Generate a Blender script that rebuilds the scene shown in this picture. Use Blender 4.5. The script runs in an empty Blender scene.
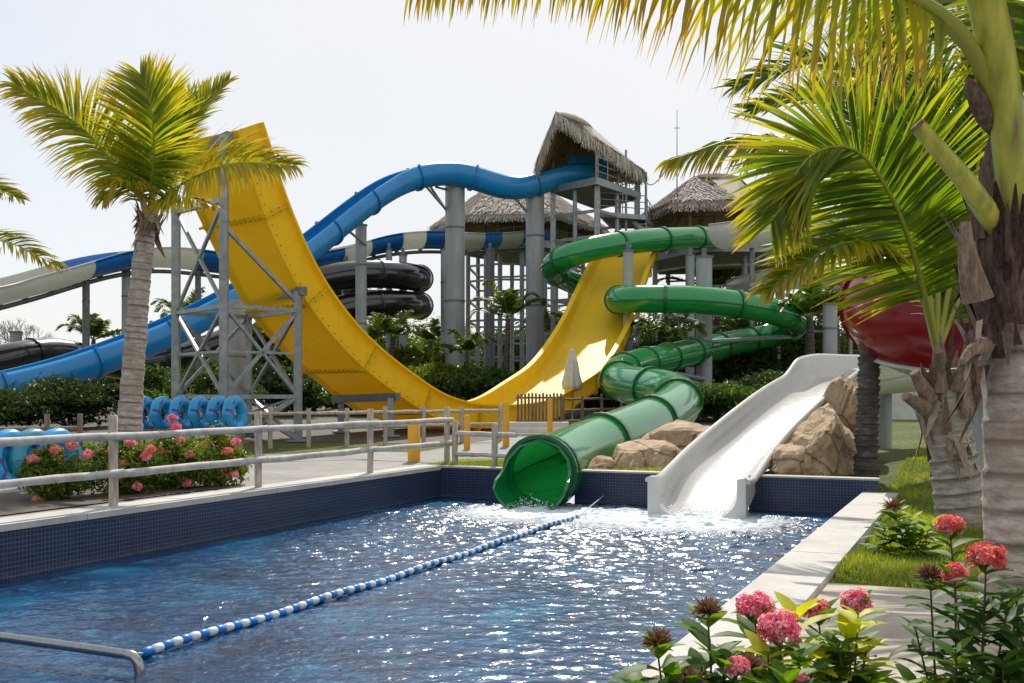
import bpy, math, random
import numpy as np
from math import radians, sin, cos, pi
from mathutils import Vector

random.seed(7)
RS = np.random.RandomState(11)
scene = bpy.context.scene
COL = scene.collection

# ------------------------------------------------------------------ coordinates
F, CZ, HY, CX = 1100.0, 1.4, 393.0, 512.0
def P(px, py, Y):
    return np.array([(px-CX)/F*Y, Y, CZ+(HY-py)/F*Y])
def G(px, py, z=0.0):
    Y = (CZ-z)*F/(py-HY)
    return np.array([(px-CX)/F*Y, Y, z])
C0 = np.array([-1.38, 21.1]); E0 = np.array([.919, -.395]); D0 = np.array([.395, .919])
E0 /= np.linalg.norm(E0); D0 /= np.linalg.norm(D0)
def UV(u, v, z=0.0):
    q = C0+u*E0+v*D0
    return np.array([q[0], q[1], z])
def toUV(x, y):
    q = np.array([x, y])-C0
    return q.dot(E0), q.dot(D0)
def sst(a, b, x):
    t = np.clip((x-a)/(b-a), 0, 1)
    return t*t*(3-2*t)
def gz(x, y):
    u = (x-C0[0])*E0[0]+(y-C0[1])*E0[1]
    v = (x-C0[0])*D0[0]+(y-C0[1])*D0[1]
    right = sst(7.2, 7.7, u)
    low = -.27*right*(1-sst(-1.5, 6, v))
    far = sst(24, 75, y)*1.15
    bump = right*.035*(np.sin(x*2.1+y*.7)+np.sin(y*1.7-x*1.3))*sst(-9.5, -7, v)
    return -.03+low+far+bump
def ground(px, Y):
    x = (px-CX)/F*Y
    return np.array([x, Y, float(gz(x, Y))])

# ------------------------------------------------------------------ mesh builder
class MB:
    def __init__(s):
        s.V = []; s.n = 0; s.L = []; s.S = []; s.M = []; s.SM = []; s.T = []; s.U = None
    def add(s, V, faces, mat=0, tone=0.5, smooth=True):
        V = np.asarray(V, float).reshape(-1, 3)
        if len(V) == 0: return
        if isinstance(faces, np.ndarray):
            m, k = faces.shape
            s.L.append((faces+s.n).ravel()); s.S.append(np.full(m, k)); nf = m
        else:
            s.L.append(np.array([i for f in faces for i in f])+s.n)
            s.S.append(np.array([len(f) for f in faces])); nf = len(faces)
        s.M.append(np.full(nf, mat)); s.SM.append(np.full(nf, smooth))
        t = np.asarray(tone, float)
        s.T.append(np.full(len(V), t) if t.ndim == 0 else t)
        s.V.append(V); s.n += len(V)
    def box(s, c, size, ax=None, mat=0, tone=.5):
        c = np.asarray(c, float); h = np.asarray(size, float)/2
        A = np.eye(3) if ax is None else np.asarray(ax, float)
        sg = np.array([[x, y, z] for z in (-1, 1) for y in (-1, 1) for x in (-1, 1)], float)
        V = c+(sg*h)@A
        s.add(V, [[0, 2, 3, 1], [4, 5, 7, 6], [0, 1, 5, 4], [2, 6, 7, 3], [0, 4, 6, 2], [1, 3, 7, 5]], mat, tone, False)
    def beam(s, a, b, w, h=None, mat=0):
        a = np.asarray(a, float); b = np.asarray(b, float); h = h or w
        t = b-a; L = np.linalg.norm(t); t = t/L
        sd = np.cross(t, [0, 0, 1.]); 
        if np.linalg.norm(sd) < 1e-3: sd = np.array([1., 0, 0])
        sd /= np.linalg.norm(sd); up = np.cross(sd, t)
        s.box((a+b)/2, (w, L, h), [sd, t, up], mat)
    def rings(s, R, closed=True, cap=True, mat=0, tone=.5, smooth=True):
        R = np.asarray(R, float); m, k, _ = R.shape
        V = R.reshape(-1, 3); f = []
        kk = k if closed else k-1
        I = np.arange(m-1)[:, None]*k; J = np.arange(kk)[None, :]; J2 = (J+1) % k
        q = np.stack([I+J, I+J2, I+k+J2, I+k+J], -1).reshape(-1, 4)
        if np.ndim(tone) == 1: tone = np.repeat(np.asarray(tone), k)
        s.add(V, q, mat, tone, smooth)
        if cap and closed:
            s.add(R[0], [list(range(k))[::-1]], mat, .5, False)
            s.add(R[-1], [list(range(k))], mat, .5, False)
    def tube(s, path, r, n=10, mat=0, tone=.5, cap=True):
        path = np.asarray(path, float)
        r = np.full(len(path), r) if np.ndim(r) == 0 else np.asarray(r)
        T, S, U = frames(path, True)
        a = np.arange(n)*2*pi/n
        R = path[:, None, :]+r[:, None, None]*(np.cos(a)[None, :, None]*S[:, None, :]+np.sin(a)[None, :, None]*U[:, None, :])
        s.rings(R, True, cap, mat, tone)
    def cyl(s, a, b, r, r2=None, n=12, mat=0):
        s.tube([a, b], [r, r if r2 is None else r2], n, mat)
    def sweep(s, path, sec, mat=0, cap=True, smooth=True, closed=True, fr=None):
        path = np.asarray(path, float); sec = np.asarray(sec, float)
        T, S, U = fr if fr is not None else frames(path)
        R = path[:, None, :]+sec[None, :, 0, None]*S[:, None, :]+sec[None, :, 1, None]*U[:, None, :]
        s.rings(R, closed, cap, mat, .5, smooth)
    def mesh(s, name, mats, off):
        me = bpy.data.meshes.new(name)
        if s.n == 0: return me
        V = np.concatenate(s.V)-off
        L = np.concatenate(s.L).astype(np.int32); S = np.concatenate(s.S).astype(np.int32)
        me.vertices.add(len(V)); me.vertices.foreach_set('co', V.ravel())
        me.loops.add(len(L)); me.loops.foreach_set('vertex_index', L)
        me.polygons.add(len(S)); me.polygons.foreach_set('loop_start', np.concatenate([[0], np.cumsum(S)[:-1]]).astype(np.int32))
        me.polygons.foreach_set('material_index', np.concatenate(s.M).astype(np.int32))
        me.polygons.foreach_set('use_smooth', np.concatenate(s.SM))
        me.update(calc_edges=True)
        at = me.attributes.new('tone', 'FLOAT', 'POINT'); at.data.foreach_set('value', np.concatenate(s.T).astype(np.float32))
        if s.U is not None:
            at = me.attributes.new('tuv', 'FLOAT_VECTOR', 'POINT')
            at.data.foreach_set('vector', np.concatenate(s.U).astype(np.float32).ravel())
        for m in (mats if isinstance(mats, (list, tuple)) else [mats]): me.materials.append(m)
        return me

def frames(path, free=False):
    path = np.asarray(path, float)
    T = np.gradient(path, axis=0); T /= np.linalg.norm(T, axis=1)[:, None]+1e-12
    if free:
        S = np.zeros_like(T); ref = np.array([0, 0, 1.]) if abs(T[0][2]) < .9 else np.array([1., 0, 0])
        sd = np.cross(T[0], ref); sd /= np.linalg.norm(sd); S[0] = sd
        for i in range(1, len(T)):
            sd = S[i-1]-T[i]*S[i-1].dot(T[i]); S[i] = sd/(np.linalg.norm(sd)+1e-12)
    else:
        S = np.cross(T, [0, 0, 1.]); S /= np.linalg.norm(S, axis=1)[:, None]+1e-12
    return T, S, np.cross(S, T)

def catmull(pts, ds=None, n=None):
    p = np.asarray(pts, float)
    q = np.vstack([2*p[0]-p[1], p, 2*p[-1]-p[-2]])
    out = []
    for i in range(1, len(q)-2):
        t = np.linspace(0, 1, 24, endpoint=False)[:, None]
        a, b, c, d = q[i-1], q[i], q[i+1], q[i+2]
        out.append(.5*((2*b)+(-a+c)*t+(2*a-5*b+4*c-d)*t*t+(-a+3*b-3*c+d)*t**3))
    o = np.vstack(out+[p[-1:]])
    l = np.concatenate([[0], np.cumsum(np.linalg.norm(np.diff(o, axis=0), axis=1))])
    m = n if n else max(3, int(l[-1]/ds)+1)
    s = np.linspace(0, l[-1], m)
    return np.stack([np.interp(s, l, o[:, k]) for k in range(3)], 1)
def smooth_path(p, it):
    p = p.copy()
    for _ in range(it): p[1:-1] = .25*p[:-2]+.5*p[1:-1]+.25*p[2:]
    return p

ORG = {}
def thing(name, label, cat, loc, group=None):
    o = bpy.data.objects.new(name, None); COL.objects.link(o)
    loc = np.asarray(loc, float); o.location = loc; o.empty_display_size = .2
    o['label'] = label; o['category'] = cat
    if group: o['group'] = group
    ORG[o.name] = loc
    return o
def part(parent, name, mb, mats, label=None, kind=None):
    off = ORG[parent.name]
    o = bpy.data.objects.new(name, mb.mesh(name, mats, off)); COL.objects.link(o)
    o.parent = parent; ORG[o.name] = off
    if label: o['label'] = label
    if kind: o['kind'] = kind
    return o
def solo(name, mb, mats, label=None, cat=None, group=None, kind=None, loc=None):
    if loc is None:
        V = np.concatenate(mb.V); loc = np.array([V[:, 0].mean(), V[:, 1].mean(), V[:, 2].min()])
    o = bpy.data.objects.new(name, mb.mesh(name, mats, loc)); COL.objects.link(o); o.location = loc
    ORG[o.name] = np.asarray(loc, float)
    if label: o['label'] = label
    if cat: o['category'] = cat
    if group: o['group'] = group
    if kind: o['kind'] = kind
    return o
def clone(o, loc, rotz=0, scale=1, label=None, group=None):
    c = o.copy(); COL.objects.link(c); c.location = loc; c.rotation_euler = (0, 0, rotz); c.scale = (scale,)*3
    if label: c['label'] = label
    if group: c['group'] = group
    for ch in list(o.children):
        d = ch.copy(); COL.objects.link(d); d.parent = c
        for g in list(ch.children):
            e = g.copy(); COL.objects.link(e); e.parent = d
    return c

# ------------------------------------------------------------------ materials
def newmat(name):
    m = bpy.data.materials.new(name); m.use_nodes = True
    nt = m.node_tree; b = nt.nodes['Principled BSDF']; out = nt.nodes['Material Output']
    return m, nt, b, out
def N(nt, t, **kw):
    n = nt.nodes.new(t)
    for k, v in kw.items():
        if k in n.inputs.keys(): n.inputs[k].default_value = v
        else: setattr(n, k, v)
    return n
def ramp(nt, fac, stops):
    r = nt.nodes.new('ShaderNodeValToRGB'); e = r.color_ramp.elements
    while len(e) < len(stops): e.new(.5)
    for el, (p, c) in zip(e, stops): el.position = p; el.color = (*c, 1)
    nt.links.new(fac, r.inputs[0]); return r.outputs[0]
def noise(nt, scale, detail=4, rough=.55, coord='Object', stretch=None, dist=0):
    tc = nt.nodes.new('ShaderNodeTexCoord'); v = tc.outputs[coord]
    if stretch:
        mp = nt.nodes.new('ShaderNodeMapping'); mp.inputs['Scale'].default_value = stretch
        nt.links.new(v, mp.inputs[0]); v = mp.outputs[0]
    n = nt.nodes.new('ShaderNodeTexNoise'); n.inputs['Scale'].default_value = scale
    n.inputs['Detail'].default_value = detail; n.inputs['Roughness'].default_value = rough
    n.inputs['Distortion'].default_value = dist
    nt.links.new(v, n.inputs['Vector']); return n.outputs['Fac']
def bump(nt, b, h, strength, dist=.02):
    n = nt.nodes.new('ShaderNodeBump'); n.inputs['Strength'].default_value = strength; n.inputs['Distance'].default_value = dist
    nt.links.new(h, n.inputs['Height']); nt.links.new(n.outputs[0], b.inputs['Normal']); return n
def tone(nt):
    a = nt.nodes.new('ShaderNodeAttribute'); a.attribute_name = 'tone'; return a.outputs['Fac']
def mixc(nt, f, a, b, mode='MIX'):
    m = nt.nodes.new('ShaderNodeMix'); m.data_type = 'RGBA'; m.blend_type = mode
    for s, v in ((0, f), (6, a), (7, b)):
        if hasattr(v, 'node'): nt.links.new(v, m.inputs[s])
        elif s == 0: m.inputs[0].default_value = v
        else: m.inputs[s].default_value = (*v, 1)
    return m.outputs[2]
def math_(nt, op, a, b=None, c=None):
    m = nt.nodes.new('ShaderNodeMath'); m.operation = op
    for i, v in enumerate((a, b, c)):
        if v is None: continue
        if hasattr(v, 'node'): nt.links.new(v, m.inputs[i])
        else: m.inputs[i].default_value = v
    return m.outputs[0]

def simple(name, stops, scale=6, rough=.6, bumpv=0, metallic=0, stretch=None, detail=5, bdist=.01, bscale=None, spec=.5):
    m, nt, b, o = newmat(name)
    f = noise(nt, scale, detail, stretch=stretch)
    nt.links.new(ramp(nt, f, stops), b.inputs['Base Color'])
    b.inputs['Roughness'].default_value = rough; b.inputs['Metallic'].default_value = metallic
    b.inputs['Specular IOR Level'].default_value = spec
    if bumpv:
        f2 = noise(nt, bscale, detail, stretch=stretch) if bscale else f
        bump(nt, b, f2, bumpv, bdist)
    return m

def leafmat(name, stops, trans=.4, rough=.45, nscale=3.0, namp=.25, tcol=None):
    m, nt, b, out = newmat(name)
    f = noise(nt, nscale, 3)
    t = math_(nt, 'ADD', tone(nt), math_(nt, 'MULTIPLY', math_(nt, 'SUBTRACT', f, .5), namp))
    col = ramp(nt, t, stops)
    nt.links.new(col, b.inputs['Base Color']); b.inputs['Roughness'].default_value = rough
    b.inputs['Specular IOR Level'].default_value = .35
    tr = nt.nodes.new('ShaderNodeBsdfTranslucent')
    tc = mixc(nt, 1.0, col, tcol or (1.5, 1.5, .5), 'MULTIPLY')
    nt.links.new(tc, tr.inputs[0])
    mx = nt.nodes.new('ShaderNodeMixShader'); mx.inputs[0].default_value = trans
    nt.links.new(b.outputs[0], mx.inputs[1]); nt.links.new(tr.outputs[0], mx.inputs[2])
    nt.links.new(mx.outputs[0], out.inputs[0])
    return m

def plastic(name, col, dark=None, rough=.22, trans=0, tcol=None, coat=.5, dirt=.35):
    m, nt, b, out = newmat(name)
    dark = dark or tuple(c*.6 for c in col)
    f = noise(nt, .9, 6, .65); f2 = noise(nt, 5, 6, .7, stretch=(1, 1, .15))
    c = mixc(nt, math_(nt, 'MULTIPLY', ramp(nt, f, [(.35, (0, 0, 0)), (.7, (1, 1, 1))]), dirt), col, dark)
    c = mixc(nt, math_(nt, 'MULTIPLY', ramp(nt, f2, [(.5, (0, 0, 0)), (.75, (1, 1, 1))]), dirt*.6), c, tuple(x*.55+.02 for x in col))
    nt.links.new(c, b.inputs['Base Color'])
    nt.links.new(math_(nt, 'MULTIPLY_ADD', f2, .25, rough-.1), b.inputs['Roughness'])
    b.inputs['Coat Weight'].default_value = coat; b.inputs['Coat Roughness'].default_value = .05
    if trans:
        tr = nt.nodes.new('ShaderNodeBsdfTranslucent'); tr.inputs[0].default_value = (*(tcol or col), 1)
        mx = nt.nodes.new('ShaderNodeMixShader'); mx.inputs[0].default_value = trans
        nt.links.new(b.outputs[0], mx.inputs[1]); nt.links.new(tr.outputs[0], mx.inputs[2]); nt.links.new(mx.outputs[0], out.inputs[0])
    return m

M = {}
M['palm'] = leafmat('palm_leaflet', [(0, (.012, .036, .006)), (.35, (.045, .105, .008)), (.62, (.17, .235, .012)), (.85, (.42, .37, .02)), (1, (.42, .28, .045))], .55, .38, 1.2, .3)
M['palm_dark'] = leafmat('far_palm_leaflet', [(0, (.010, .028, .008)), (.5, (.035, .085, .015)), (1, (.20, .22, .03))], .4, .45, 1.2, .3)
M['rachis'] = leafmat('palm_petiole', [(0, (.20, .24, .04)), (.5, (.33, .33, .05)), (1, (.22, .13, .06))], .12, .4, 4, .3)
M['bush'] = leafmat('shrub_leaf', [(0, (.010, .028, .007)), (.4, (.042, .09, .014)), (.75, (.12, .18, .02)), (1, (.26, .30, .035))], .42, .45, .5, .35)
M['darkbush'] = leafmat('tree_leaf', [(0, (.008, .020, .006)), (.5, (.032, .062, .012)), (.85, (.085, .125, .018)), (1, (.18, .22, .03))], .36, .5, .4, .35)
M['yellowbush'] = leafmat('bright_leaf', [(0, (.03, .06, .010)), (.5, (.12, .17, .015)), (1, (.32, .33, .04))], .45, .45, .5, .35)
M['ixleaf'] = leafmat('ixora_leaf', [(0, (.012, .04, .008)), (.5, (.06, .15, .016)), (.8, (.20, .32, .02)), (1, (.55, .54, .03))], .45, .55, 5, .2)
M['grass'] = leafmat('grass_blade', [(0, (.09, .14, .018)), (.5, (.21, .27, .03)), (1, (.42, .42, .09))], .45, .5, .8, .4)
M['pink'] = leafmat('pink_petal', [(0, (.80, .12, .22)), (.5, (.96, .33, .46)), (1, (.97, .60, .68))], .55, .5, 20, .3, (1, .8, .8))
M['red'] = leafmat('red_petal', [(0, (.68, .08, .09)), (.5, (.92, .27, .27)), (1, (.94, .52, .46))], .55, .5, 20, .3, (1, .7, .6))
M['coral'] = leafmat('coral_petal', [(0, (.75, .14, .14)), (.5, (.90, .30, .27)), (1, (.94, .50, .42))], .42, .5, 20, .3, (1, .8, .7))
M['bud'] = leafmat('dry_bud', [(0, (.16, .07, .04)), (.5, (.36, .16, .10)), (1, (.42, .36, .14))], .2, .6, 20, .4, (1, .8, .6))
M['stem'] = simple('woody_stem', [(.3, (.05, .04, .02)), (.7, (.12, .10, .05))], 20, .8)
M['twig'] = simple('bare_twig', [(.3, (.16, .14, .13)), (.7, (.26, .23, .21))], 20, .8)
def trunkmat(name, a, b_, c, ring=1.0):
    m, nt, b, o = newmat(name)
    f = noise(nt, 7, 8, .65, stretch=(1, 1, 3)); f2 = noise(nt, 1.6, 4); f3 = noise(nt, 30, 4, stretch=(1, 1, .12))
    col = ramp(nt, f, [(.32, a), (.52, b_), (.72, c)])
    col = mixc(nt, math_(nt, 'MULTIPLY', ramp(nt, tone(nt), [(.5, (0, 0, 0)), (1, (1, 1, 1))]), .9*ring), col, tuple(x*.3 for x in a))
    col = mixc(nt, ramp(nt, f2, [(.46, (0, 0, 0)), (.68, (.85, .85, .85))]), col, (b_[0]*.62, b_[1]*.52, b_[2]*.44))
    nt.links.new(col, b.inputs['Base Color']); b.inputs['Roughness'].default_value = .85
    h = math_(nt, 'ADD', f, math_(nt, 'MULTIPLY', f3, .6)); bump(nt, b, h, 1.0, .035)
    return m
M['trunk'] = trunkmat('palm_trunk', (.26, .21, .175), (.47, .41, .36), (.66, .60, .54))
M['trunk_dark'] = trunkmat('dark_palm_trunk', (.06, .05, .045), (.13, .11, .10), (.26, .23, .21))
M['fibre'] = simple('palm_fibre', [(.25, (.05, .03, .022)), (.5, (.16, .105, .075)), (.75, (.36, .28, .22))], 6, .9, .8, stretch=(3, 3, .6), bdist=.03)
M['fibre_dark'] = simple('dark_palm_fibre', [(.25, (.04, .025, .02)), (.5, (.13, .09, .075)), (.75, (.34, .28, .25))], 5, .85, .8, stretch=(3, 3, .5), bdist=.03)
def fibremat(name, stops):
    m, nt, b, o = newmat(name)
    f = noise(nt, 7, 8, .7, stretch=(3, 3, .6)); f2 = noise(nt, 60, 3, .7, stretch=(1, 1, .25))
    t = math_(nt, 'ADD', math_(nt, 'MULTIPLY', tone(nt), .45), math_(nt, 'MULTIPLY', f, .6)); t = math_(nt, 'ADD', t, math_(nt, 'MULTIPLY', math_(nt, 'SUBTRACT', f2, .5), .5))
    nt.links.new(ramp(nt, t, stops), b.inputs['Base Color']); b.inputs['Roughness'].default_value = .9; b.inputs['Specular IOR Level'].default_value = .2
    bump(nt, b, math_(nt, 'ADD', f, f2), .8, .02); return m
M['fibre'] = fibremat('palm_fibre', [(.2, (.05, .03, .022)), (.5, (.22, .15, .11)), (.75, (.45, .36, .29)), (.95, (.62, .56, .50))])
M['fibre_dark'] = fibremat('dark_palm_fibre', [(.2, (.025, .015, .013)), (.5, (.12, .08, .065)), (.75, (.27, .21, .18)), (.95, (.58, .52, .48))])
M['petiole'] = simple('green_petiole', [(.30, (.20, .12, .05)), (.40, (.26, .28, .04)), (.6, (.44, .42, .06)), (.8, (.56, .48, .10))], 5, .35, .2, stretch=(2, 2, .4))
M['yellow'] = plastic('yellow_fibreglass', (.84, .58, .016), (.72, .48, .014), .5, .25, (.95, .72, .03), .0, .6)
M['yellow'].node_tree.nodes['Principled BSDF'].inputs['Specular IOR Level'].default_value = .25
M['yellow_paint'] = plastic('yellow_post_paint', (.80, .40, .015), None, .45, 0, None, 0)
M['green'] = plastic('green_fibreglass', (.005, .29, .065), (.004, .20, .05), .17, .13, (.03, .62, .12), .7, .25)
M['green_flange'] = plastic('dark_green_flange', (.004, .14, .035), None, .25, .1, (.02, .4, .08), .6)
M['blue'] = plastic('blue_fibreglass', (.012, .29, .64), (.01, .19, .45), .25, .2, (.02, .46, .85), .3, .65)
M['navy'] = plastic('navy_fibreglass', (.010, .17, .54), (.008, .11, .38), .25, .1, (.01, .2, .6), .3, .4)
M['white'] = plastic('white_fibreglass', (.64, .64, .615), (.60, .60, .57), .25, .25, (.85, .85, .8), .3, .3)
M['white_under'] = plastic('weathered_white_fibreglass', (.60, .60, .54), (.46, .46, .41), .35, .35, (.8, .8, .72), .1, .45)
M['redgloss'] = plastic('red_fibreglass', (.22, .004, .009), (.17, .004, .007), .16, 0, None, 0, .3); M['redgloss'].node_tree.nodes['Principled BSDF'].inputs['Specular IOR Level'].default_value = .3
M['black'] = plastic('black_fibreglass', (.012, .012, .014), None, .18, 0, None, .8, .3)
M['steel'] = simple('galvanised_steel', [(.3, (.20, .22, .24)), (.7, (.36, .38, .40))], 5, .45, .1, .35, bdist=.003)
M['steel_dark'] = simple('grey_painted_steel', [(.3, (.10, .11, .12)), (.7, (.19, .20, .21))], 5, .5, .1, .2, bdist=.003)
M['column'] = simple('grey_column_coat', [(.25, (.22, .24, .25)), (.5, (.31, .33, .345)), (.75, (.40, .42, .43))], 1.6, .55, .12, .15, stretch=(1, 1, .35), bdist=.01)
M['chrome'] = simple('stainless_steel', [(.3, (.30, .30, .31)), (.7, (.42, .42, .42))], 30, .2, 0, 1.0)
M['deck'] = simple('platform_deck', [(.3, (.10, .10, .105)), (.7, (.19, .19, .19))], 3, .8)
M['wood'] = simple('weathered_timber', [(.25, (.24, .18, .13)), (.5, (.45, .39, .33)), (.75, (.64, .59, .54))], 5, .85, .5, stretch=(6, 6, .8), bdist=.01)
M['rail'] = simple('weathered_rail', [(.25, (.30, .28, .26)), (.5, (.47, .45, .43)), (.75, (.60, .58, .55))], 5, .8, .4, bdist=.01)
M['brownwood'] = simple('brown_timber', [(.25, (.09, .06, .04)), (.5, (.19, .135, .09)), (.75, (.32, .25, .18))], 5, .85, .4, stretch=(6, 6, .8), bdist=.01)
M['rafter'] = simple('roof_rafter', [(.3, (.20, .115, .06)), (.7, (.36, .23, .13))], 6, .8)
M['bolt'] = simple('rusty_bolt', [(.3, (.26, .16, .04)), (.7, (.42, .27, .07))], 20, .7)
M['canvas'] = simple('cream_canvas', [(.3, (.50, .47, .42)), (.7, (.66, .63, .57))], 5, .9, .2)
M['wallwhite'] = simple('painted_masonry', [(.3, (.50, .49, .45)), (.7, (.64, .63, .60))], 2, .85, .1)
M['rope'] = simple('nylon_line', [(.3, (.4, .45, .5)), (.7, (.55, .6, .65))], 30, .7)
M['float_blue'] = plastic('blue_float', (.01, .20, .62), None, .4, 0, None, 0)
M['float_white'] = plastic('white_float', (.72, .76, .80), None, .4, 0, None, 0, .2)
M['darkgrey'] = simple('dark_grey_plastic', [(.3, (.02, .022, .026)), (.7, (.05, .055, .06))], 4, .45)

def thatchmat(name, stops):
    m, nt, b, o = newmat(name)
    f = noise(nt, 9, 6, .7)
    t = math_(nt, 'ADD', math_(nt, 'MULTIPLY', tone(nt), .6), math_(nt, 'MULTIPLY', f, .45))
    nt.links.new(ramp(nt, t, stops), b.inputs['Base Color']); b.inputs['Roughness'].default_value = .95
    bump(nt, b, f, .6, .05); return m
M['thatch'] = thatchmat('weathered_thatch', [(.15, (.19, .155, .125)), (.5, (.39, .34, .295)), (.85, (.56, .51, .455))])
M['thatch_in'] = thatchmat('thatch_lining', [(.15, (.18, .11, .06)), (.5, (.34, .22, .13)), (.85, (.46, .32, .2))])

def tiles():
    m, nt, b, o = newmat('navy_mosaic_tile')
    a = nt.nodes.new('ShaderNodeAttribute'); a.attribute_name = 'tuv'
    br = nt.nodes.new('ShaderNodeTexBrick'); br.offset = 0
    for k, v in (('Scale', 1.0), ('Mortar Size', .0035), ('Mortar Smooth', .1), ('Bias', 0), ('Brick Width', .052), ('Row Height', .052)): br.inputs[k].default_value = v
    br.inputs['Color1'].default_value = (.003, .007, .036, 1); br.inputs['Color2'].default_value = (.007, .018, .078, 1); br.inputs['Mortar'].default_value = (.10, .125, .19, 1)
    nt.links.new(a.outputs['Vector'], br.inputs['Vector'])
    n = nt.nodes.new('ShaderNodeTexNoise'); n.inputs['Scale'].default_value = 3; nt.links.new(a.outputs['Vector'], n.inputs['Vector'])
    c = mixc(nt, math_(nt, 'MULTIPLY', n.outputs['Fac'], .3), br.outputs['Color'], (.05, .07, .12))
    sp = nt.nodes.new('ShaderNodeSeparateXYZ'); nt.links.new(a.outputs['Vector'], sp.inputs[0])
    n2 = nt.nodes.new('ShaderNodeTexNoise'); n2.inputs['Scale'].default_value = 7; n2.inputs['Detail'].default_value = 6; nt.links.new(a.outputs['Vector'], n2.inputs['Vector'])
    zb = math_(nt, 'ADD', sp.outputs[1], math_(nt, 'MULTIPLY', n2.outputs['Fac'], .10))
    c = mixc(nt, ramp(nt, math_(nt, 'ADD', zb, 1.0), [(.46, (0, 0, 0)), (.485, (.32, .32, .32)), (.51, (.05, .05, .05)), (.60, (0, 0, 0))]), c, (.16, .18, .20))
    br2 = nt.nodes.new('ShaderNodeTexBrick'); br2.offset = 0
    for k, v in (('Scale', 1.0), ('Mortar Size', 0.0), ('Bias', -.55), ('Brick Width', .052), ('Row Height', .052)): br2.inputs[k].default_value = v
    br2.inputs['Color1'].default_value = (0, 0, 0, 1); br2.inputs['Color2'].default_value = (1, 1, 1, 1); nt.links.new(a.outputs['Vector'], br2.inputs['Vector'])
    c = mixc(nt, math_(nt, 'MULTIPLY', br2.outputs['Color'], .5), c, (.016, .045, .14))
    nt.links.new(c, b.inputs['Base Color']); b.inputs['Roughness'].default_value = .28
    bump(nt, b, math_(nt, 'SUBTRACT', 1.0, br.outputs['Fac']), .4, .003)
    return m
M['tile'] = tiles()
def concrete(name, a, b_, c, sc=.8, speck=True):
    m, nt, b, o = newmat(name)
    f = noise(nt, sc, 8, .65); f2 = noise(nt, 45, 3, .6); f3 = noise(nt, 4, 6, .7, dist=1.0)
    col = ramp(nt, f, [(.3, a), (.5, b_), (.72, c)])
    col = mixc(nt, math_(nt, 'MULTIPLY', ramp(nt, f2, [(.35, (1, 1, 1)), (.5, (0, 0, 0))]), .25), col, tuple(x*.55 for x in a))
    col = mixc(nt, ramp(nt, f3, [(.55, (0, 0, 0)), (.75, (.5, .5, .5))]), col, tuple(x*.7 for x in a))
    nt.links.new(col, b.inputs['Base Color']); b.inputs['Roughness'].default_value = .85
    bump(nt, b, math_(nt, 'ADD', f2, f3), .25, .006); return m
M['coping'] = concrete('cast_stone_coping', (.40, .385, .36), (.50, .485, .455), (.58, .565, .535), 1.5)
M['path'] = concrete('grey_concrete_path', (.17, .163, .15), (.24, .23, .215), (.31, .30, .28), .7)
M['pave'] = concrete('tan_stone_paving', (.33, .29, .235), (.43, .385, .32), (.52, .47, .40), 1.2)
M['mulch'] = concrete('dark_bed_soil', (.035, .028, .02), (.07, .055, .04), (.12, .10, .07), 5)
def rockmat():
    m, nt, b, o = newmat('sandstone_rock')
    f = noise(nt, 1.8, 8, .65, dist=.6); f2 = noise(nt, 14, 6, .7)
    tcr = nt.nodes.new('ShaderNodeTexCoord'); vo = nt.nodes.new('ShaderNodeTexVoronoi'); vo.feature = 'DISTANCE_TO_EDGE'; vo.inputs['Scale'].default_value = 1.3; nt.links.new(tcr.outputs['Object'], vo.inputs['Vector'])
    cr = ramp(nt, math_(nt, 'ADD', vo.outputs['Distance'], math_(nt, 'MULTIPLY', math_(nt, 'SUBTRACT', f2, .5), .08)), [(0, (1, 1, 1)), (.035, (0, 0, 0))])
    col = ramp(nt, f, [(.25, (.26, .16, .085)), (.45, (.50, .35, .21)), (.6, (.63, .47, .31)), (.8, (.72, .58, .42))])
    col = mixc(nt, ramp(nt, f2, [(.3, (.5, .5, .5)), (.5, (0, 0, 0))]), col, (.20, .12, .07))
    col = mixc(nt, math_(nt, 'MULTIPLY', cr, .4), col, (.13, .08, .05)); nt.links.new(col, b.inputs['Base Color']); b.inputs['Roughness'].default_value = .85
    bump(nt, b, math_(nt, 'SUBTRACT', math_(nt, 'ADD', f, f2), cr), .9, .06); return m
M['rock'] = rockmat()
def groundmat():
    m, nt, b, o = newmat('lawn_ground')
    f = noise(nt, .35, 6, .6); f2 = noise(nt, 9, 6, .75); f3 = noise(nt, 60, 3, .7)
    col = ramp(nt, f, [(.3, (.07, .105, .014)), (.5, (.15, .20, .024)), (.7, (.26, .29, .05))])
    col = mixc(nt, ramp(nt, f2, [(.42, (.75, .75, .75)), (.62, (0, 0, 0))]), col, (.035, .05, .012))
    nt.links.new(col, b.inputs['Base Color']); b.inputs['Roughness'].default_value = .95
    bump(nt, b, math_(nt, 'ADD', f2, f3), .9, .05); return m
M['ground'] = groundmat()
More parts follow.
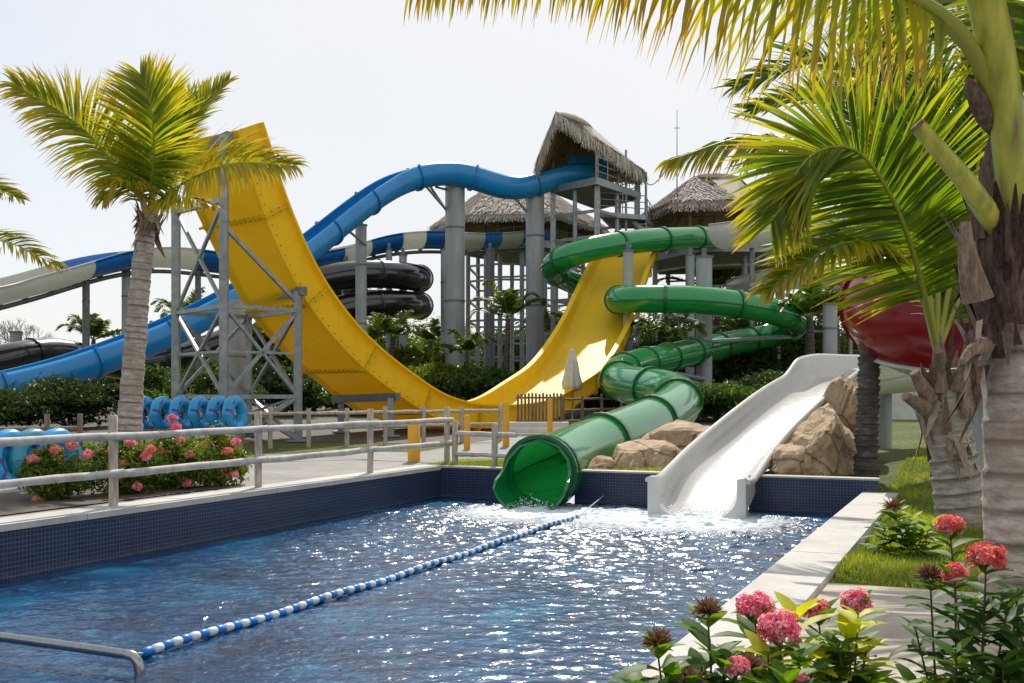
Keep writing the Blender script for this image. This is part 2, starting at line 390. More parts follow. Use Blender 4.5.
def watermat():
    m, nt, b, out = newmat('pool_water')
    f = noise(nt, .8, 4, .6); f2 = noise(nt, 5, 5, .6, dist=1.2); fo = noise(nt, 9, 10, .8, dist=1.4)
    col = ramp(nt, f, [(.3, (.0008, .014, .055)), (.55, (.0015, .045, .13)), (.75, (.005, .13, .25))])
    col = mixc(nt, ramp(nt, f2, [(.52, (0, 0, 0)), (.74, (.55, .55, .55))]), col, (.02, .22, .36))
    t = tone(nt)
    ff = math_(nt, 'ADD', math_(nt, 'MULTIPLY', t, .75), math_(nt, 'SUBTRACT', fo, .72))
    fm = ramp(nt, ff, [(.05, (0, 0, 0)), (.36, (1, 1, 1))])
    col = mixc(nt, fm, col, (.66, .74, .80))
    nt.links.new(col, b.inputs['Base Color'])
    nt.links.new(math_(nt, 'MULTIPLY_ADD', fm, .42, .19), b.inputs['Roughness'])
    b.inputs['IOR'].default_value = 1.36
    h1 = noise(nt, 10, 2, .5, dist=.5); h2 = noise(nt, 28, 1, .5)
    bump(nt, b, math_(nt, 'ADD', math_(nt, 'ADD', h1, math_(nt, 'MULTIPLY', h2, .16)), math_(nt, 'MULTIPLY', fm, .4)), .55, .028)
    return m
M['water'] = watermat()
def ringmat():
    m, nt, b, o = newmat('printed_swim_ring_vinyl')
    f = noise(nt, 2.6, 2, .4, dist=1.5)
    col = ramp(nt, f, [(0, (.012, .26, .58)), (.56, (.02, .33, .66)), (.60, (.05, .04, .26)), (.66, (.16, .05, .30)), (.70, (.015, .28, .6))])
    nt.links.new(col, b.inputs['Base Color']); b.inputs['Roughness'].default_value = .25; return m
M['ring'] = ringmat()
M['ring_teal'] = plastic('teal_swim_ring_vinyl', (.015, .28, .42), (.01, .16, .36), .25, .1, (.05, .6, .7), .4, .4)

# ------------------------------------------------------------------ camera, world, sun
cam = bpy.data.cameras.new('camera'); camo = bpy.data.objects.new('camera', cam); COL.objects.link(camo)
camo.location = (0, 0, CZ); camo.rotation_euler = (radians(90), 0, 0)
cam.sensor_width = 36; cam.lens = 36*F/1024; cam.shift_y = (HY-341.5)/1024; cam.clip_end = 2000; cam.clip_start = .05
scene.camera = camo
EL, AZ = radians(44), radians(4)
w = bpy.data.worlds.new('World'); scene.world = w; w.use_nodes = True
nt = w.node_tree; bg = nt.nodes['Background']; sk = nt.nodes.new('ShaderNodeTexSky'); sk.sky_type = 'NISHITA'
sk.sun_disc = False; sk.sun_elevation = EL; sk.sun_rotation = AZ; sk.dust_density = 1.2; sk.air_density = 1.0; sk.ozone_density = 1.0
tcw = nt.nodes.new('ShaderNodeTexCoord'); sx_ = nt.nodes.new('ShaderNodeSeparateXYZ'); nt.links.new(tcw.outputs['Generated'], sx_.inputs[0])
vfac = ramp(nt, sx_.outputs[0], [(0, (0, 0, 0)), (1, (1, 1, 1))]); mr = nt.nodes.new('ShaderNodeMapRange')
mr.inputs['From Min'].default_value = -.55; mr.inputs['From Max'].default_value = -.18; mr.inputs['To Min'].default_value = .62; mr.inputs['To Max'].default_value = .90
nt.links.new(sx_.outputs[0], mr.inputs['Value'])
nz = nt.nodes.new('ShaderNodeTexNoise'); nz.inputs['Scale'].default_value = 1.6; nz.inputs['Detail'].default_value = 5; nt.links.new(tcw.outputs['Generated'], nz.inputs[0])
veil = ramp(nt, nz.outputs['Fac'], [(.3, (6.3, 6.42, 6.6)), (.7, (6.85, 6.9, 6.95))])
nt.links.new(mixc(nt, mr.outputs[0], sk.outputs[0], veil), bg.inputs[0]); bg.inputs[1].default_value = .12
sl = bpy.data.lights.new('sun', 'SUN'); sl.energy = 4.4; sl.angle = radians(.5); sl.color = (1, .94, .84)
so = bpy.data.objects.new('sun', sl); COL.objects.link(so)
sd = Vector((sin(AZ)*cos(EL), cos(AZ)*cos(EL), sin(EL)))
so.rotation_euler = (-sd).to_track_quat('-Z', 'Y').to_euler(); so.location = (0, 0, 60)
vs = scene.view_settings; vs.view_transform = 'Standard'; vs.look = 'None'; vs.exposure = 0.14; vs.gamma = 1; vs.use_curve_mapping = False
scene.cycles.use_denoising = True
scene.cycles.max_bounces = 6; scene.cycles.transparent_max_bounces = 8
scene.cycles.sample_clamp_indirect = 4

# ------------------------------------------------------------------ ground
PU0, PU1, PV0, PV1 = 0.0, 7.8, -24.0, 0.0
def grid_sheet(us, vs_, zf, hole=None):
    U, Vv = np.meshgrid(us, vs_, indexing='ij')
    X = C0[0]+U*E0[0]+Vv*D0[0]; Y = C0[1]+U*E0[1]+Vv*D0[1]
    V = np.stack([X, Y, zf(X, Y)], -1).reshape(-1, 3)
    nu, nv = len(us), len(vs_); f = []
    for i in range(nu-1):
        for j in range(nv-1):
            uc, vc = (us[i]+us[i+1])/2, (vs_[j]+vs_[j+1])/2
            if hole and any(h_[0] < uc < h_[1] and h_[2] < vc < h_[3] for h_ in hole): continue
            f.append([i*nv+j, (i+1)*nv+j, (i+1)*nv+j+1, i*nv+j+1])
    return V, np.array(f)
us = sorted(set([1.45, 1.58, 1.75, 2.45, 2.62, 2.75, 4.40, 5.94]+[-260, -200, -120, -80, -60]+list(range(-50, -4, 3))+[-4, -3, -2, -1, -.3]+[1, 2, 3, 4, 5, 6, 7, 7.2, 7.45, 7.7]+[8.05]+list(np.arange(8.3, 20, .5))+list(range(20, 60, 3))+[70, 100, 200, 260]))
vv = sorted(set([-160, -100, -60, -40, -30, -26]+[-24.2, -22, -20, -18, -16, -14]+list(np.arange(-13, 14.1, .5))+[.15]+list(range(15, 75, 3))+[80, 100, 150, 260]))
V, f = grid_sheet(us, vv, gz, [(-.3, 8.05, -24.2, .15), (1.45, 2.75, .15, 2.5), (1.58, 2.62, 2.5, 4.0), (1.75, 2.45, 4.0, 5.0), (4.40, 5.94, .15, 2.0)])
mb = MB(); mb.add(V, f); solo('ground', mb, M['ground'], kind='structure', loc=(0, 0, 0))

def flat_sheet(name, poly, mat, z=None, dz=.012, sub=None):
    mb = MB(); pts = [np.array([p[0], p[1], (gz(p[0], p[1])+dz) if z is None else z]) for p in poly]
    mb.add(pts, [list(range(len(pts)))], smooth=False); return solo(name, mb, mat, kind='structure')
def uv_rect_sheet(name, u0, u1, v0, v1, mat, dz, z=None):
    us_ = np.linspace(u0, u1, max(2, int((u1-u0)/.6)+1)); vs2 = np.linspace(v0, v1, max(2, int((v1-v0)/.6)+1))
    V, f = grid_sheet(us_, vs2, (lambda x, y: gz(x, y)+dz) if z is None else (lambda x, y: np.full_like(x, z)))
    mb = MB(); mb.add(V, f); return solo(name, mb, mat, kind='structure')
uv_rect_sheet('path', -9.0, -.52, -26, 1.2, M['path'], .014)
# path that curves behind the lawn to the foot of the towers
pa = catmull([UV(-4.5, 1.0), UV(-2.5, 3.0), G(440, 459), G(520, 445), G(600, 437), G(700, 432)], n=30)
mb = MB(); wd = np.linspace(1.6, 1.5, 30)
T_, S_, U_ = frames(pa*np.array([1, 1, 0]))
Lp = pa+S_*wd[:, None]*.8; Rp = pa-S_*wd[:, None]*.9
for A in (Lp, Rp): A[:, 2] = gz(A[:, 0], A[:, 1])+.02
mb.rings(np.stack([Lp, Rp], 1), False, False); solo('walkway', mb, M['path'], kind='structure')
uv_rect_sheet('paving', 8.3, 16.0, -26.0, -8.85, M['pave'], .03)
uv_rect_sheet('flower_bed', 8.75, 14.0, -20.5, -14.2, M['mulch'], .05)
uv_rect_sheet('planting_bed', -30, 1.0, 7.5, 34, M['mulch'], .008)  # dark soil sheet; its colour also stands in for shade among the shrubs
uv_rect_sheet('planting_bed', -3.0, -.75, -12.0, -5.4, M['mulch'], .03)

# ------------------------------------------------------------------ pool
ZW = -.61
pool = thing('swimming_pool', 'swimming pool lined with small navy mosaic tiles and pale stone edging', 'pool', UV(4, -10, -1.6))
def wall_quad(mb, p0, p1, z0, z1):
    p0, p1 = np.asarray(p0), np.asarray(p1); L = np.linalg.norm((p1-p0)[:2])
    mb.add([[p0[0], p0[1], z0], [p1[0], p1[1], z0], [p1[0], p1[1], z1], [p0[0], p0[1], z1]], [[0, 1, 2, 3]], smooth=False)
    mb.U = (mb.U or [])+[np.array([[0, z0, 0], [L, z0, 0], [L, z1, 0], [0, z1, 0]])]
mb = MB()
wall_quad(mb, UV(0, -24), UV(0, 0), -1.6, -.07)
part(pool, 'tiled_wall', mb, M['tile'])
mb = MB(); GAPS = ((1.46, 2.74, -.70), (4.42, 5.90, -.72))
wall_quad(mb, UV(0, 0), UV(1.46, 0), -1.6, -.03); wall_quad(mb, UV(1.46, 0), UV(2.74, 0), -1.6, -.70); wall_quad(mb, UV(2.74, 0), UV(4.42, 0), -1.6, -.03); wall_quad(mb, UV(4.42, 0), UV(5.90, 0), -1.6, -.72); wall_quad(mb, UV(5.90, 0), UV(8.0, 0), -1.6, -.03)
for a, zb in ((1.46, -.7), (2.74, -.7), (4.42, -.72), (5.90, -.72)): wall_quad(mb, UV(a, 0), UV(a, .25), zb, -.03)
wall_quad(mb, UV(8.0, 0), UV(8.0, .25), -.45, -.03); wall_quad(mb, UV(8.0, .25), UV(5.90, .25), -.6, -.03)
part(pool, 'tiled_wall', mb, M['tile'], 'tiled back wall that the slides pass over')
mb = MB(); wall_quad(mb, UV(7.8, 0), UV(7.8, -24), -1.6, -.34)
part(pool, 'tiled_wall', mb, M['tile'])
mb = MB(); q = [UV(0, -24, -1.6), UV(7.8, -24, -1.6), UV(7.8, 0, -1.6), UV(0, 0, -1.6)]
mb.add(q, [[0, 1, 2, 3]], smooth=False); mb.U = [np.array([[0, -24, 0], [7.8, -24, 0], [7.8, 0, 0], [0, 0, 0]])]
part(pool, 'tiled_floor', mb, M['tile'])
def slab_run(mb, u0, u1, v0, v1, ztop, th, step, gap=.006):
    n = max(1, round(abs(v1-v0)/step)); 
    for i in range(n):
        a = v0+(v1-v0)*i/n+gap; b = v0+(v1-v0)*(i+1)/n-gap
        c = UV((u0+u1)/2, (a+b)/2, ztop-th/2+random.uniform(-.001, .001))
        mb.box(c, (u1-u0, b-a, th), [[E0[0], E0[1], 0], [D0[0], D0[1], 0], [0, 0, 1]])
mb = MB(); slab_run(mb, -.52, .03, -24, .28, 0, .07, 1.9); part(pool, 'coping', mb, M['coping'])
mb = MB(); slab_run(mb, 7.77, 8.32, -24, .0, -.216, .12, 1.9); part(pool, 'coping', mb, M['coping'], 'lower coping slab run along the lawn side')
for a, b in ((.04, 1.46), (2.74, 4.42), (5.90, 8.02)):
    mb = MB(); mb.box(UV((a+b)/2, .125, -.014), (b-a, .30, .03), [[E0[0], E0[1], 0], [D0[0], D0[1], 0], [0, 0, 1]])
    part(pool, 'wall_cap', mb, M['coping'])

nu, nv = 280, 1050
us2 = np.linspace(.0, 7.8, nu); vs3 = -20*(np.linspace(0, 1, nv)**1.0)[::-1]
V, f = grid_sheet(us2, vs3, lambda x, y: np.full_like(x, ZW))
rng = np.random.RandomState(3); h = np.zeros(len(V))
for k in range(60):
    lam = .07*(.48/.07)**rng.rand()**1.05; a = pi/2+rng.randn()*.55; kx, ky = cos(a)*2*pi/lam, sin(a)*2*pi/lam
    h += .0078*lam**.98*np.sin(V[:, 0]*kx+V[:, 1]*ky+rng.rand()*6.3+.6*np.sin(V[:, 1]*.9+k))
ex1 = P(525, 512, 18.6)[:2]; ex2 = P(690, 530, 17.3)[:2]
d1 = np.hypot(V[:, 0]-ex1[0], V[:, 1]-ex1[1]); d2 = np.hypot(V[:, 0]-ex2[0], V[:, 1]-ex2[1])
foam = .72*np.exp(-(d1/.85)**2)+.95*np.exp(-(d2/1.0)**2)+.36*np.exp(-(d1/2.2)**2)+.44*np.exp(-(d2/2.6)**2)
edge = sst(0, .8, -toUV(0, 0)[1]*0+((V[:, 0]-C0[0])*E0[0]+(V[:, 1]-C0[1])*E0[1]))
calm = sst(.1, 2.5, (V[:, 0]-C0[0])*E0[0]+(V[:, 1]-C0[1])*E0[1])
rough = .32+.56*np.exp(-(np.minimum(d1, d2+.6)/6.0)**2)+.12*np.sin(V[:, 0]*.9+V[:, 1]*.5)*np.sin(V[:, 1]*.7-V[:, 0]*.4)
V[:, 2] += h*(.45+.55*calm)*rough*(1+.9*np.clip(foam, 0, 1))+.02*np.exp(-(d2/.5)**2)+.012*np.exp(-(d1/.5)**2)
mb = MB(); mb.add(V, f, tone=np.clip(foam, 0, 1)*(.3+.7*edge)); solo('pool_water', mb, M['water'], kind='structure')
# splash where the white slide meets the pool
def splash(c, r, n, seed, label):
    g = np.random.RandomState(seed); mb = MB()
    for i in range(n):
        a = g.rand()*2*pi; d = r*g.rand()**.6; hgt = .34*(1-d/r)*g.rand()**1.5
        p = np.array([c[0]+cos(a)*d, c[1]+sin(a)*d*.7, ZW+.02+hgt]); s_ = .004+.010*g.rand()**2
        o = np.array([[1, 0, 0], [-1, 0, 0], [0, 1, 0], [0, -1, 0], [0, 0, 1], [0, 0, -1]])*s_*(.7+.6*g.rand(6, 1))+p
        mb.add(o, np.array([[0, 2, 4], [2, 1, 4], [1, 3, 4], [3, 0, 4], [2, 0, 5], [1, 2, 5], [3, 1, 5], [0, 3, 5]]))
    o = solo('splash', mb, M['spray'], label, 'splash', kind='stuff')
M['spray'] = simple('white_spray', [(.3, (.75, .80, .83)), (.7, (.85, .88, .9))], 20, .25)
splash(P(697, 522, 18.3), .75, 900, 5, 'white spray where the white slide runs into the pool')
splash(P(532, 512, 18.9), .55, 420, 6, 'white spray under the mouth of the green tube')

# lane rope
lane = thing('lane_rope', 'blue and white float lane rope stretched across the pool', 'lane rope', P(364, 590, 12.5))
a = np.array([*P(143, 655, 8.35)[:2], ZW+.035]); b = np.array([*P(583, 516, 17.7)[:2], ZW+.035]); wallp = UV(3.3, -.02, ZW+.16)
mid = [a+(b-a)*t+np.array([.07*sin(t*5), .02*sin(t*7), .012*sin(t*31)]) for t in np.linspace(0, 1, 49)]
mb = MB(); mb.tube([a-(b-a)*.012+[0, 0, .02]]+mid+[wallp], .009, 6); part(lane, 'line', mb, M['rope'])
fp = catmull(mid, n=97)
for i in range(96):
    p0, p1 = fp[i], fp[i+1]; t = p1-p0
    mb = MB(); ts = [.03, .12, .5, .88, .97]; mb.tube([p0+t*x for x in ts], [.022, .035, .038, .035, .022], 10)
    part(lane, 'float', mb, M['float_blue'] if i % 2 == 0 else M['float_white'])
# handrail
p1 = P(133, 655, 7.85); e = np.array([-E0[0], -E0[1], .012])
mb = MB(); pth = catmull([p1+e*4, p1+e*2, p1+e*.18, p1+[.0, 0, -.02], p1+[.05, -.01, -.10], p1+[.06, -.02, -.5], p1+[.06, -.02, -1.0]], n=60)
mb.tube(pth, .038, 14); solo('handrail', mb, M['chrome'], 'stainless steel handrail dipping into the water at the near left', 'handrail')

# ------------------------------------------------------------------ fences
def post_mb(b, h, r, lean=0, n=9):
    mb = MB(); b = np.asarray(b, float)
    ts = np.linspace(0, 1, 7); pth = [b+[lean*t+random.uniform(-.004, .004), random.uniform(-.004, .004), h*t] for t in ts]
    mb.tube(pth+[pth[-1]+np.array([0, 0, .012])], [r*(1+.06*random.uniform(-1, 1)) for t in ts]+[r*.8], n); return mb
def rail_mb(a, b, r, n=9):
    mb = MB(); a, b = np.asarray(a), np.asarray(b); g = [a+(b-a)*t+np.array([0, 0, random.uniform(-.008, .008)]) for t in np.linspace(0, 1, 7)]
    mb.tube(g, [r*(1+.08*random.uniform(-1, 1)) for _ in g], n); return mb
fence = thing('timber_fence', 'weathered round-rail timber fence along the left edge of the pool', 'fence', UV(-.5, -8, 0))
vpos = [-17.6, -14.5, -11.4, -8.26, -5.3, -2.05, .95]
for v in vpos: part(fence, 'post', post_mb(UV(-.33, v, -.01), 1.12, .058), M['wood'])
for i in range(len(vpos)-1):
    for z in (.86, .40):
        part(fence, 'rail', rail_mb(UV(-.23, vpos[i]-.06, z), UV(-.23, vpos[i+1]+.06, z+.01), .05), M['rail'])
# low fence behind the back wall
fence2 = thing('timber_fence', 'short timber fence crossing the grass behind the pool toward the green tube', 'fence', UV(1, .9, 0))
pp = [UV(-.05, .75, -.02), UV(.95, .45, -.02), UV(1.40, .45, -.02)]
for p_ in pp[:2]: part(fence2, 'post', post_mb(p_, .86 if p_ is pp[0] else .82, .06), M['wood'])
for z in (.62, .22):
    part(fence2, 'rail', rail_mb(pp[0]+[0, 0, z], pp[1]+[0, 0, z], .05), M['rail']); part(fence2, 'rail', rail_mb(pp[1]+[0, 0, z], pp[2]+[0, 0, z], .05), M['rail'])
# far fences
def rail_fence(label, pts, h, rails, mat='wood', r=.06):
    pts = [np.asarray(p, float) for p in pts]
    f_ = thing('timber_fence', label, 'fence', pts[0])
    for p_ in pts: part(f_, 'post', post_mb(p_, h*random.uniform(.97, 1.06), r), M[mat])
    for i in range(len(pts)-1):
        for z in rails: part(f_, 'rail', rail_mb(pts[i]+[0, 0, z*h], pts[i+1]+[0, 0, z*h], r*.8), M[mat])
def gline(pA, pB, n):
    o = []
    for i in range(n):
        px = pA[0]+(pB[0]-pA[0])*i/(n-1); Y = 1/((1/pA[1])+(1/pB[1]-1/pA[1])*i/(n-1)); o.append(ground(px, Y))
    return o
rail_fence('long timber fence across the foot of the yellow slide, beyond the path', gline((232, 27.5), (500, 31.0), 8), 1.0, (.88, .5))
rail_fence('dark timber rail fence right of the wooden palisade, beside the closed umbrella', gline((563, 36), (660, 39), 6), 1.15, (.92, .6, .3), 'brownwood', .05)
pal = thing('palisade', 'brown picket palisade of thin upright bars in front of the yellow chute', 'fence', ground(540, 35))
z0 = ground(540, 35)[2]
for i, px in enumerate(np.linspace(518, 561, 13)):
    p_ = ground(px, 35.0); mb = MB(); p_[2] = .22; mb.tube([p_, p_+[0, 0, 1.16+random.uniform(-.03, .03)]], .035, 7); part(pal, 'bar', mb, M['brownwood'])
for z in (.5, 1.25):
    mb = MB(); mb.beam(P(516, 400, 35)*[1, 1, 0]+[0, 0, z], P(563, 400, 35)*[1, 1, 0]+[0, 0, z], .06); part(pal, 'cross_rail', mb, M['brownwood'])
step = thing('step_block', 'low pale timber-faced step below the picket palisade', 'step', ground(535, 34))
mb = MB()
for k in range(3): mb.box(P(535, 440, 33.6)*[1, 1, 0]+[0, .3*k, .10+.16*k], (2.1, .6, .155))
part(step, 'tread', mb, M['wallwhite'])
for i, (px, py, Y, hh, rr, lab) in enumerate([(414, 461, 22.6, .80, .13, 'short thick yellow post on the grass behind the pool corner'), (467, 450, 27, .85, .08, 'slim yellow post left of the palisade, behind the timber fence'), (506, 447, 28.5, 1.15, .09, 'tall yellow post at the left end of the palisade step'), (550, 437, 33, 1.15, .08, 'yellow post in front of the right end of the palisade')]):
    b_ = ground(px, Y); mb = MB(); mb.tube([b_, b_+[0, 0, hh], b_+[0, 0, hh+.02]], [rr, rr, rr*.85], 14)
    solo('bollard', mb, M['yellow_paint'], lab, 'post', 'yellow posts by the slides')

# ------------------------------------------------------------------ slides
def split(path, seg):
    n = max(1, round(np.linalg.norm(np.diff(path, axis=0), axis=1).sum()/seg)); k = np.linspace(0, len(path)-1, n+1).astype(int)
    return k
def circ(r, n=26): return [(r*cos(a), r*sin(a)) for a in np.arange(n)*2*pi/n]
def usec(r, th, a0, n=18, lip=.0, wide=1.0):
    a = np.linspace(-a0, a0, n); o = [(wide*r*sin(x), -r*cos(x)) for x in a]; i = [(wide*(r-th)*sin(x), -(r-th)*cos(x)) for x in a[::-1]]
    if lip:
        o = [(o[0][0]-lip, o[0][1]-.03), (o[0][0], o[0][1]-.03)]+o[1:-1]+[(o[-1][0], o[-1][1]-.03), (o[-1][0]+lip, o[-1][1]-.03), (o[-1][0]+lip, o[-1][1]+.03)]
        i = i[:]; o = o+[(i[0][0], i[0][1]+.03)]; i = i[1:-1]+[(i[-1][0], i[-1][1]+.03), (o[0][0], o[0][1]+.06)]
    return o+i
# --- green tube slide
gr = thing('tube_slide', 'glossy green spiral tube slide ending in an open mouth at the pool', 'water slide', ground(600, 40))
RG = .62
gp = [(732, 236, 64), (690, 238, 61), (640, 241, 57.5), (590, 249, 55.5), (561, 259, 55.5), (551, 268, 57.2), (559, 276, 60), (585, 287, 62.5), (622, 294, 62.5), (643, 298, 59.5), (641, 300, 56), (624, 300, 52.8), (617, 300, 50.8), (628, 299, 49.3), (660, 299, 48.8), (700, 300, 49), (750, 306, 50), (782, 314, 51.5), (796, 322, 54), (786, 331, 56.5), (757, 338, 57), (720, 346, 54), (680, 355, 49), (650, 362, 45), (628, 368, 41.5), (617, 376, 38.5), (624, 384, 36), (648, 388, 34), (668, 391, 32.6), (680, 398, 30.8), (674, 410, 28.8), (650, 424, 26.5), (607, 442, 23.8), (572, 457, 21.9), (553, 467, 20.6), (544, 471.5, 19.9)]
path = smooth_path(catmull([P(*g) for g in gp], ds=.35), 10)
ks = split(path, 3.6)
for i in range(len(ks)-1):
    seg = path[ks[i]:ks[i+1]+1]; mb = MB(); mb.sweep(seg, circ(RG), cap=False)
    fr = frames(path); fr = [x[ks[i]:ks[i+1]+1] for x in fr]
    mb = MB(); mb.sweep(seg, circ(RG), cap=False, fr=fr)
    for s_ in (-1, 1): mb.sweep(seg, [(s_*(RG-.01), -.10), (s_*(RG+.035), -.10), (s_*(RG+.035), -.055), (s_*(RG-.01), -.055)], fr=fr, mat=1)
    part(gr, 'tube_section', mb, [M['green'], M['green_flange']])
T, S, U = frames(path)
for k in ks[1:]:
    c, t = path[k], T[k]; mb = MB()
    fr = (np.array([t]*4), np.array([S[k]]*4), np.array([U[k]]*4)); pts = [c-t*.07, c-t*.07, c+t*.07, c+t*.07]
    R = np.stack([c+d*t+r*(np.cos(np.arange(28)*2*pi/28)[:, None]*S[k]+np.sin(np.arange(28)*2*pi/28)[:, None]*U[k]) for d, r in ((-.07, RG-.01), (-.07, RG+.07), (.07, RG+.07), (.07, RG-.01))])
    mb.rings(R, True, False, smooth=False); part(gr, 'flange', mb, M['green_flange'])
# mouth: full tube, cut open at the top and flaring into a scoop
end = path[-1]; t = T[-1]*np.array([1, 1, .45]); t /= np.linalg.norm(t); sd_ = np.cross(t, [0, 0, 1.]); sd_ /= np.linalg.norm(sd_); up_ = np.cross(sd_, t)
ss = np.array([0, .12, .3, .36, .44, .55, .7, .9, 1.05]); th = np.array([pi*.999, pi*.999, pi*.999, pi*.80, pi*.64, pi*.55, pi*.50, pi*.46, pi*.40]); fl = np.array([1, 1.0, 1.0, 1.0, 1.01, 1.02, 1.05, 1.09, 1.12])
ang = np.linspace(-1, 1, 41); mb = MB()
def mring(s_, th_, r): return np.array([end+t*s_+r*(sin(a*th_)*sd_-cos(a*th_)*up_) for a in ang])
Ro = np.stack([mring(s_, h_, RG*f_) for s_, h_, f_ in zip(ss, th, fl)]); Ri = np.stack([mring(s_, h_, RG*f_-.05) for s_, h_, f_ in zip(ss, th, fl)])
mb.rings(Ro, False, False); mb.rings(Ri[:, ::-1], False, False)
mb.rings(np.stack([Ro[-1], Ri[-1]]), False, False, smooth=False); mb.rings(np.stack([Ro[:, 0], Ri[:, 0]]), False, False, smooth=False); mb.rings(np.stack([Ri[:, -1], Ro[:, -1]]), False, False, smooth=False)
M['green_mouth'] = plastic('shade_dark_green_mouth', (.004, .14, .04), (.003, .10, .03), .2, 0, None, .35, .3); part(gr, 'mouth', mb, M['green_mouth'])  # darker copy of the green: shade inside the mouth put into the colour
mb = MB(); R = np.stack([end+t*d+r*(np.cos(np.arange(32)*2*pi/32)[:, None]*sd_+np.sin(np.arange(32)*2*pi/32)[:, None]*up_) for d, r in ((.22, RG*1.0), (.22, RG*1.0+.07), (.33, RG*1.0+.07), (.33, RG*1.0))])
mb.rings(R, True, False, smooth=False); part(gr, 'mouth_rim', mb, M['green_flange'])

# --- yellow boomerang slide
ye = thing('boomerang_slide', 'wide yellow half-pipe slide swooping down from the tower and up a tall wall', 'water slide', ground(480, 38))
near = [(234, 129, 29.1), (247, 167, 29.45), (265, 214, 29.9), (302, 292, 30.8), (347, 351, 32.0), (398, 394, 33.5), (428, 414, 34.6)]
off = np.array([-1.09, .96, 0])
yp = [P(*n_)+off for n_ in near]+[np.array([-2.35, 37.2, .30]), np.array([-.2, 39.7, .36])]+[P(*g) for g in ((545, 400, 42.5), (572, 377, 46), (597, 335, 50.5), (616, 287, 56.5), (630, 256, 61), (635, 248, 63))]
path = smooth_path(catmull(yp, ds=.3), 6); fr = frames(path)
W_, H_ = 1.45, .72
ysec = [(-W_-.05, -.05)]+[(x, -.06) for x in np.linspace(-W_, W_, 6)]+[(W_+.05, -.05), (W_+.09, H_-.03), (W_+.24, H_-.03), (W_+.24, H_+.03), (W_+.02, H_+.03), (W_-.02, .16), (W_-.1, .04)]+[(x, 0) for x in np.linspace(W_-.25, -W_+.25, 5)]+[(-W_+.1, .04), (-W_+.02, .16), (-W_-.02, H_+.03), (-W_-.24, H_+.03), (-W_-.24, H_-.03), (-W_-.09, H_-.03)]
ks = split(path, 2.6)
for i in range(len(ks)-1):
    sl_ = slice(ks[i], ks[i+1]+1); mb = MB(); mb.sweep(path[sl_], ysec, fr=[x[sl_] for x in fr], cap=(i in (0, len(ks)-2)), smooth=False)
    for k in range(ks[i], ks[i+1]):
        for a0 in (W_+.10, -W_-.10): mb.box(path[k]+a0*fr[1][k]+.03*fr[2][k], (.035, .025, .025), [fr[1][k], fr[0][k], fr[2][k]], 1)
    part(ye, 'chute_section', mb, [M['yellow'], M['bolt']])
T, S, U = fr
for k in ks[1:-1]:
    c, t = path[k], T[k]; mb = MB()
    loc_ = [(-W_-.16, H_-.06), (-W_-.12, -.13), (W_+.12, -.13), (W_+.16, H_-.06)]
    for (a0, b0), (a1, b1) in zip(loc_[:-1], loc_[1:]):
        A = c+a0*S[k]+b0*U[k]; B = c+a1*S[k]+b1*U[k]; d = (B-A)/np.linalg.norm(B-A)
        mb.box((A+B)/2, (np.linalg.norm(B-A), .06, .09), [d, t, np.cross(d, t)])
        n_ = int(np.linalg.norm(B-A)/.22)
        for j in range(1, n_):
            for q_ in (-.06, .06): mb.box(A+d*np.linalg.norm(B-A)*j/n_+t*q_+np.cross(d, t)*(-.02), (.03, .025, .035), [d, t, np.cross(d, t)], 1)
    part(ye, 'flange', mb, [M['yellow'], M['bolt']])

# support scaffold under the wall
sc = thing('support_scaffold', 'grey steel scaffold with cross braces holding up the yellow wall', 'support frame', ground(240, 31))
cols = [(176, 195, 31.6), (224, 135, 29.0), (248.5, 300, 33.3), (298, 292, 30.7), (341, 402, 35.2), (391, 398, 33.0)]
cb = []
for px, py, Y in cols:
    tp = P(px, py, Y); b_ = ground(px, Y); b_[2] -= .1; mb = MB()
    wv = .21 if py < 300 else .18
    mb.box((tp+b_)/2, (wv, wv, tp[2]-b_[2])); mb.box(b_+[0, 0, .15], (.5, .5, .05)); part(sc, 'column', mb, M['steel']); cb.append((tp, b_))
def at(i, z): return np.array([cb[i][0][0], cb[i][0][1], z])
def bm(i, z, j, z2, w_=.085, nm='brace'):
    mb = MB(); mb.beam(at(i, z), at(j, z2), w_); part(sc, nm, mb, M['steel'])
for z in (1.3, 3.7): bm(0, z, 1, z, .11, 'beam'); bm(1, z, 3, z, .11, 'beam'); bm(0, z, 2, z, .11, 'beam'); bm(2, z, 3, z, .11, 'beam')
bm(0, 6.6, 1, 6.5, .14, 'beam')
for i, j in ((0, 1), (0, 2), (2, 3), (1, 3)):
    bm(i, 1.3, j, 3.7); bm(i, 3.7, j, 1.3); bm(i, .1, j, 1.3, .1); bm(i, 1.3, j, .1, .1)
bm(0, 2.5, 2, 2.5, .07); bm(1, 2.5, 3, 2.5, .07); bm(0, 2.5, 1, 2.5, .07); bm(0, .1, 3, 1.3, .07); bm(2, .1, 1, 1.3, .07); bm(0, 3.7, 1, 6.5); bm(0, 6.6, 1, 3.7); bm(1, 5.8, 3, 3.9, .1)
for a_, b__ in (((248, 300, 33.3), (304, 291, 30.55)), ((334, 399, 35.2), (398, 397, 33.0)), ((196, 152, 31.0), (230, 136, 29.0))):
    mb = MB(); mb.beam(P(*a_), P(*b__), .2, .24); part(sc, 'beam', mb, M['steel_dark'])
mb = MB(); tp = P(238, 300, 35); mb.cyl(ground(238, 35), tp, .30, n=20); solo('support_column', mb, M['column'], 'short round grey column standing inside the yellow wall scaffold', 'column', 'round columns of the slides')

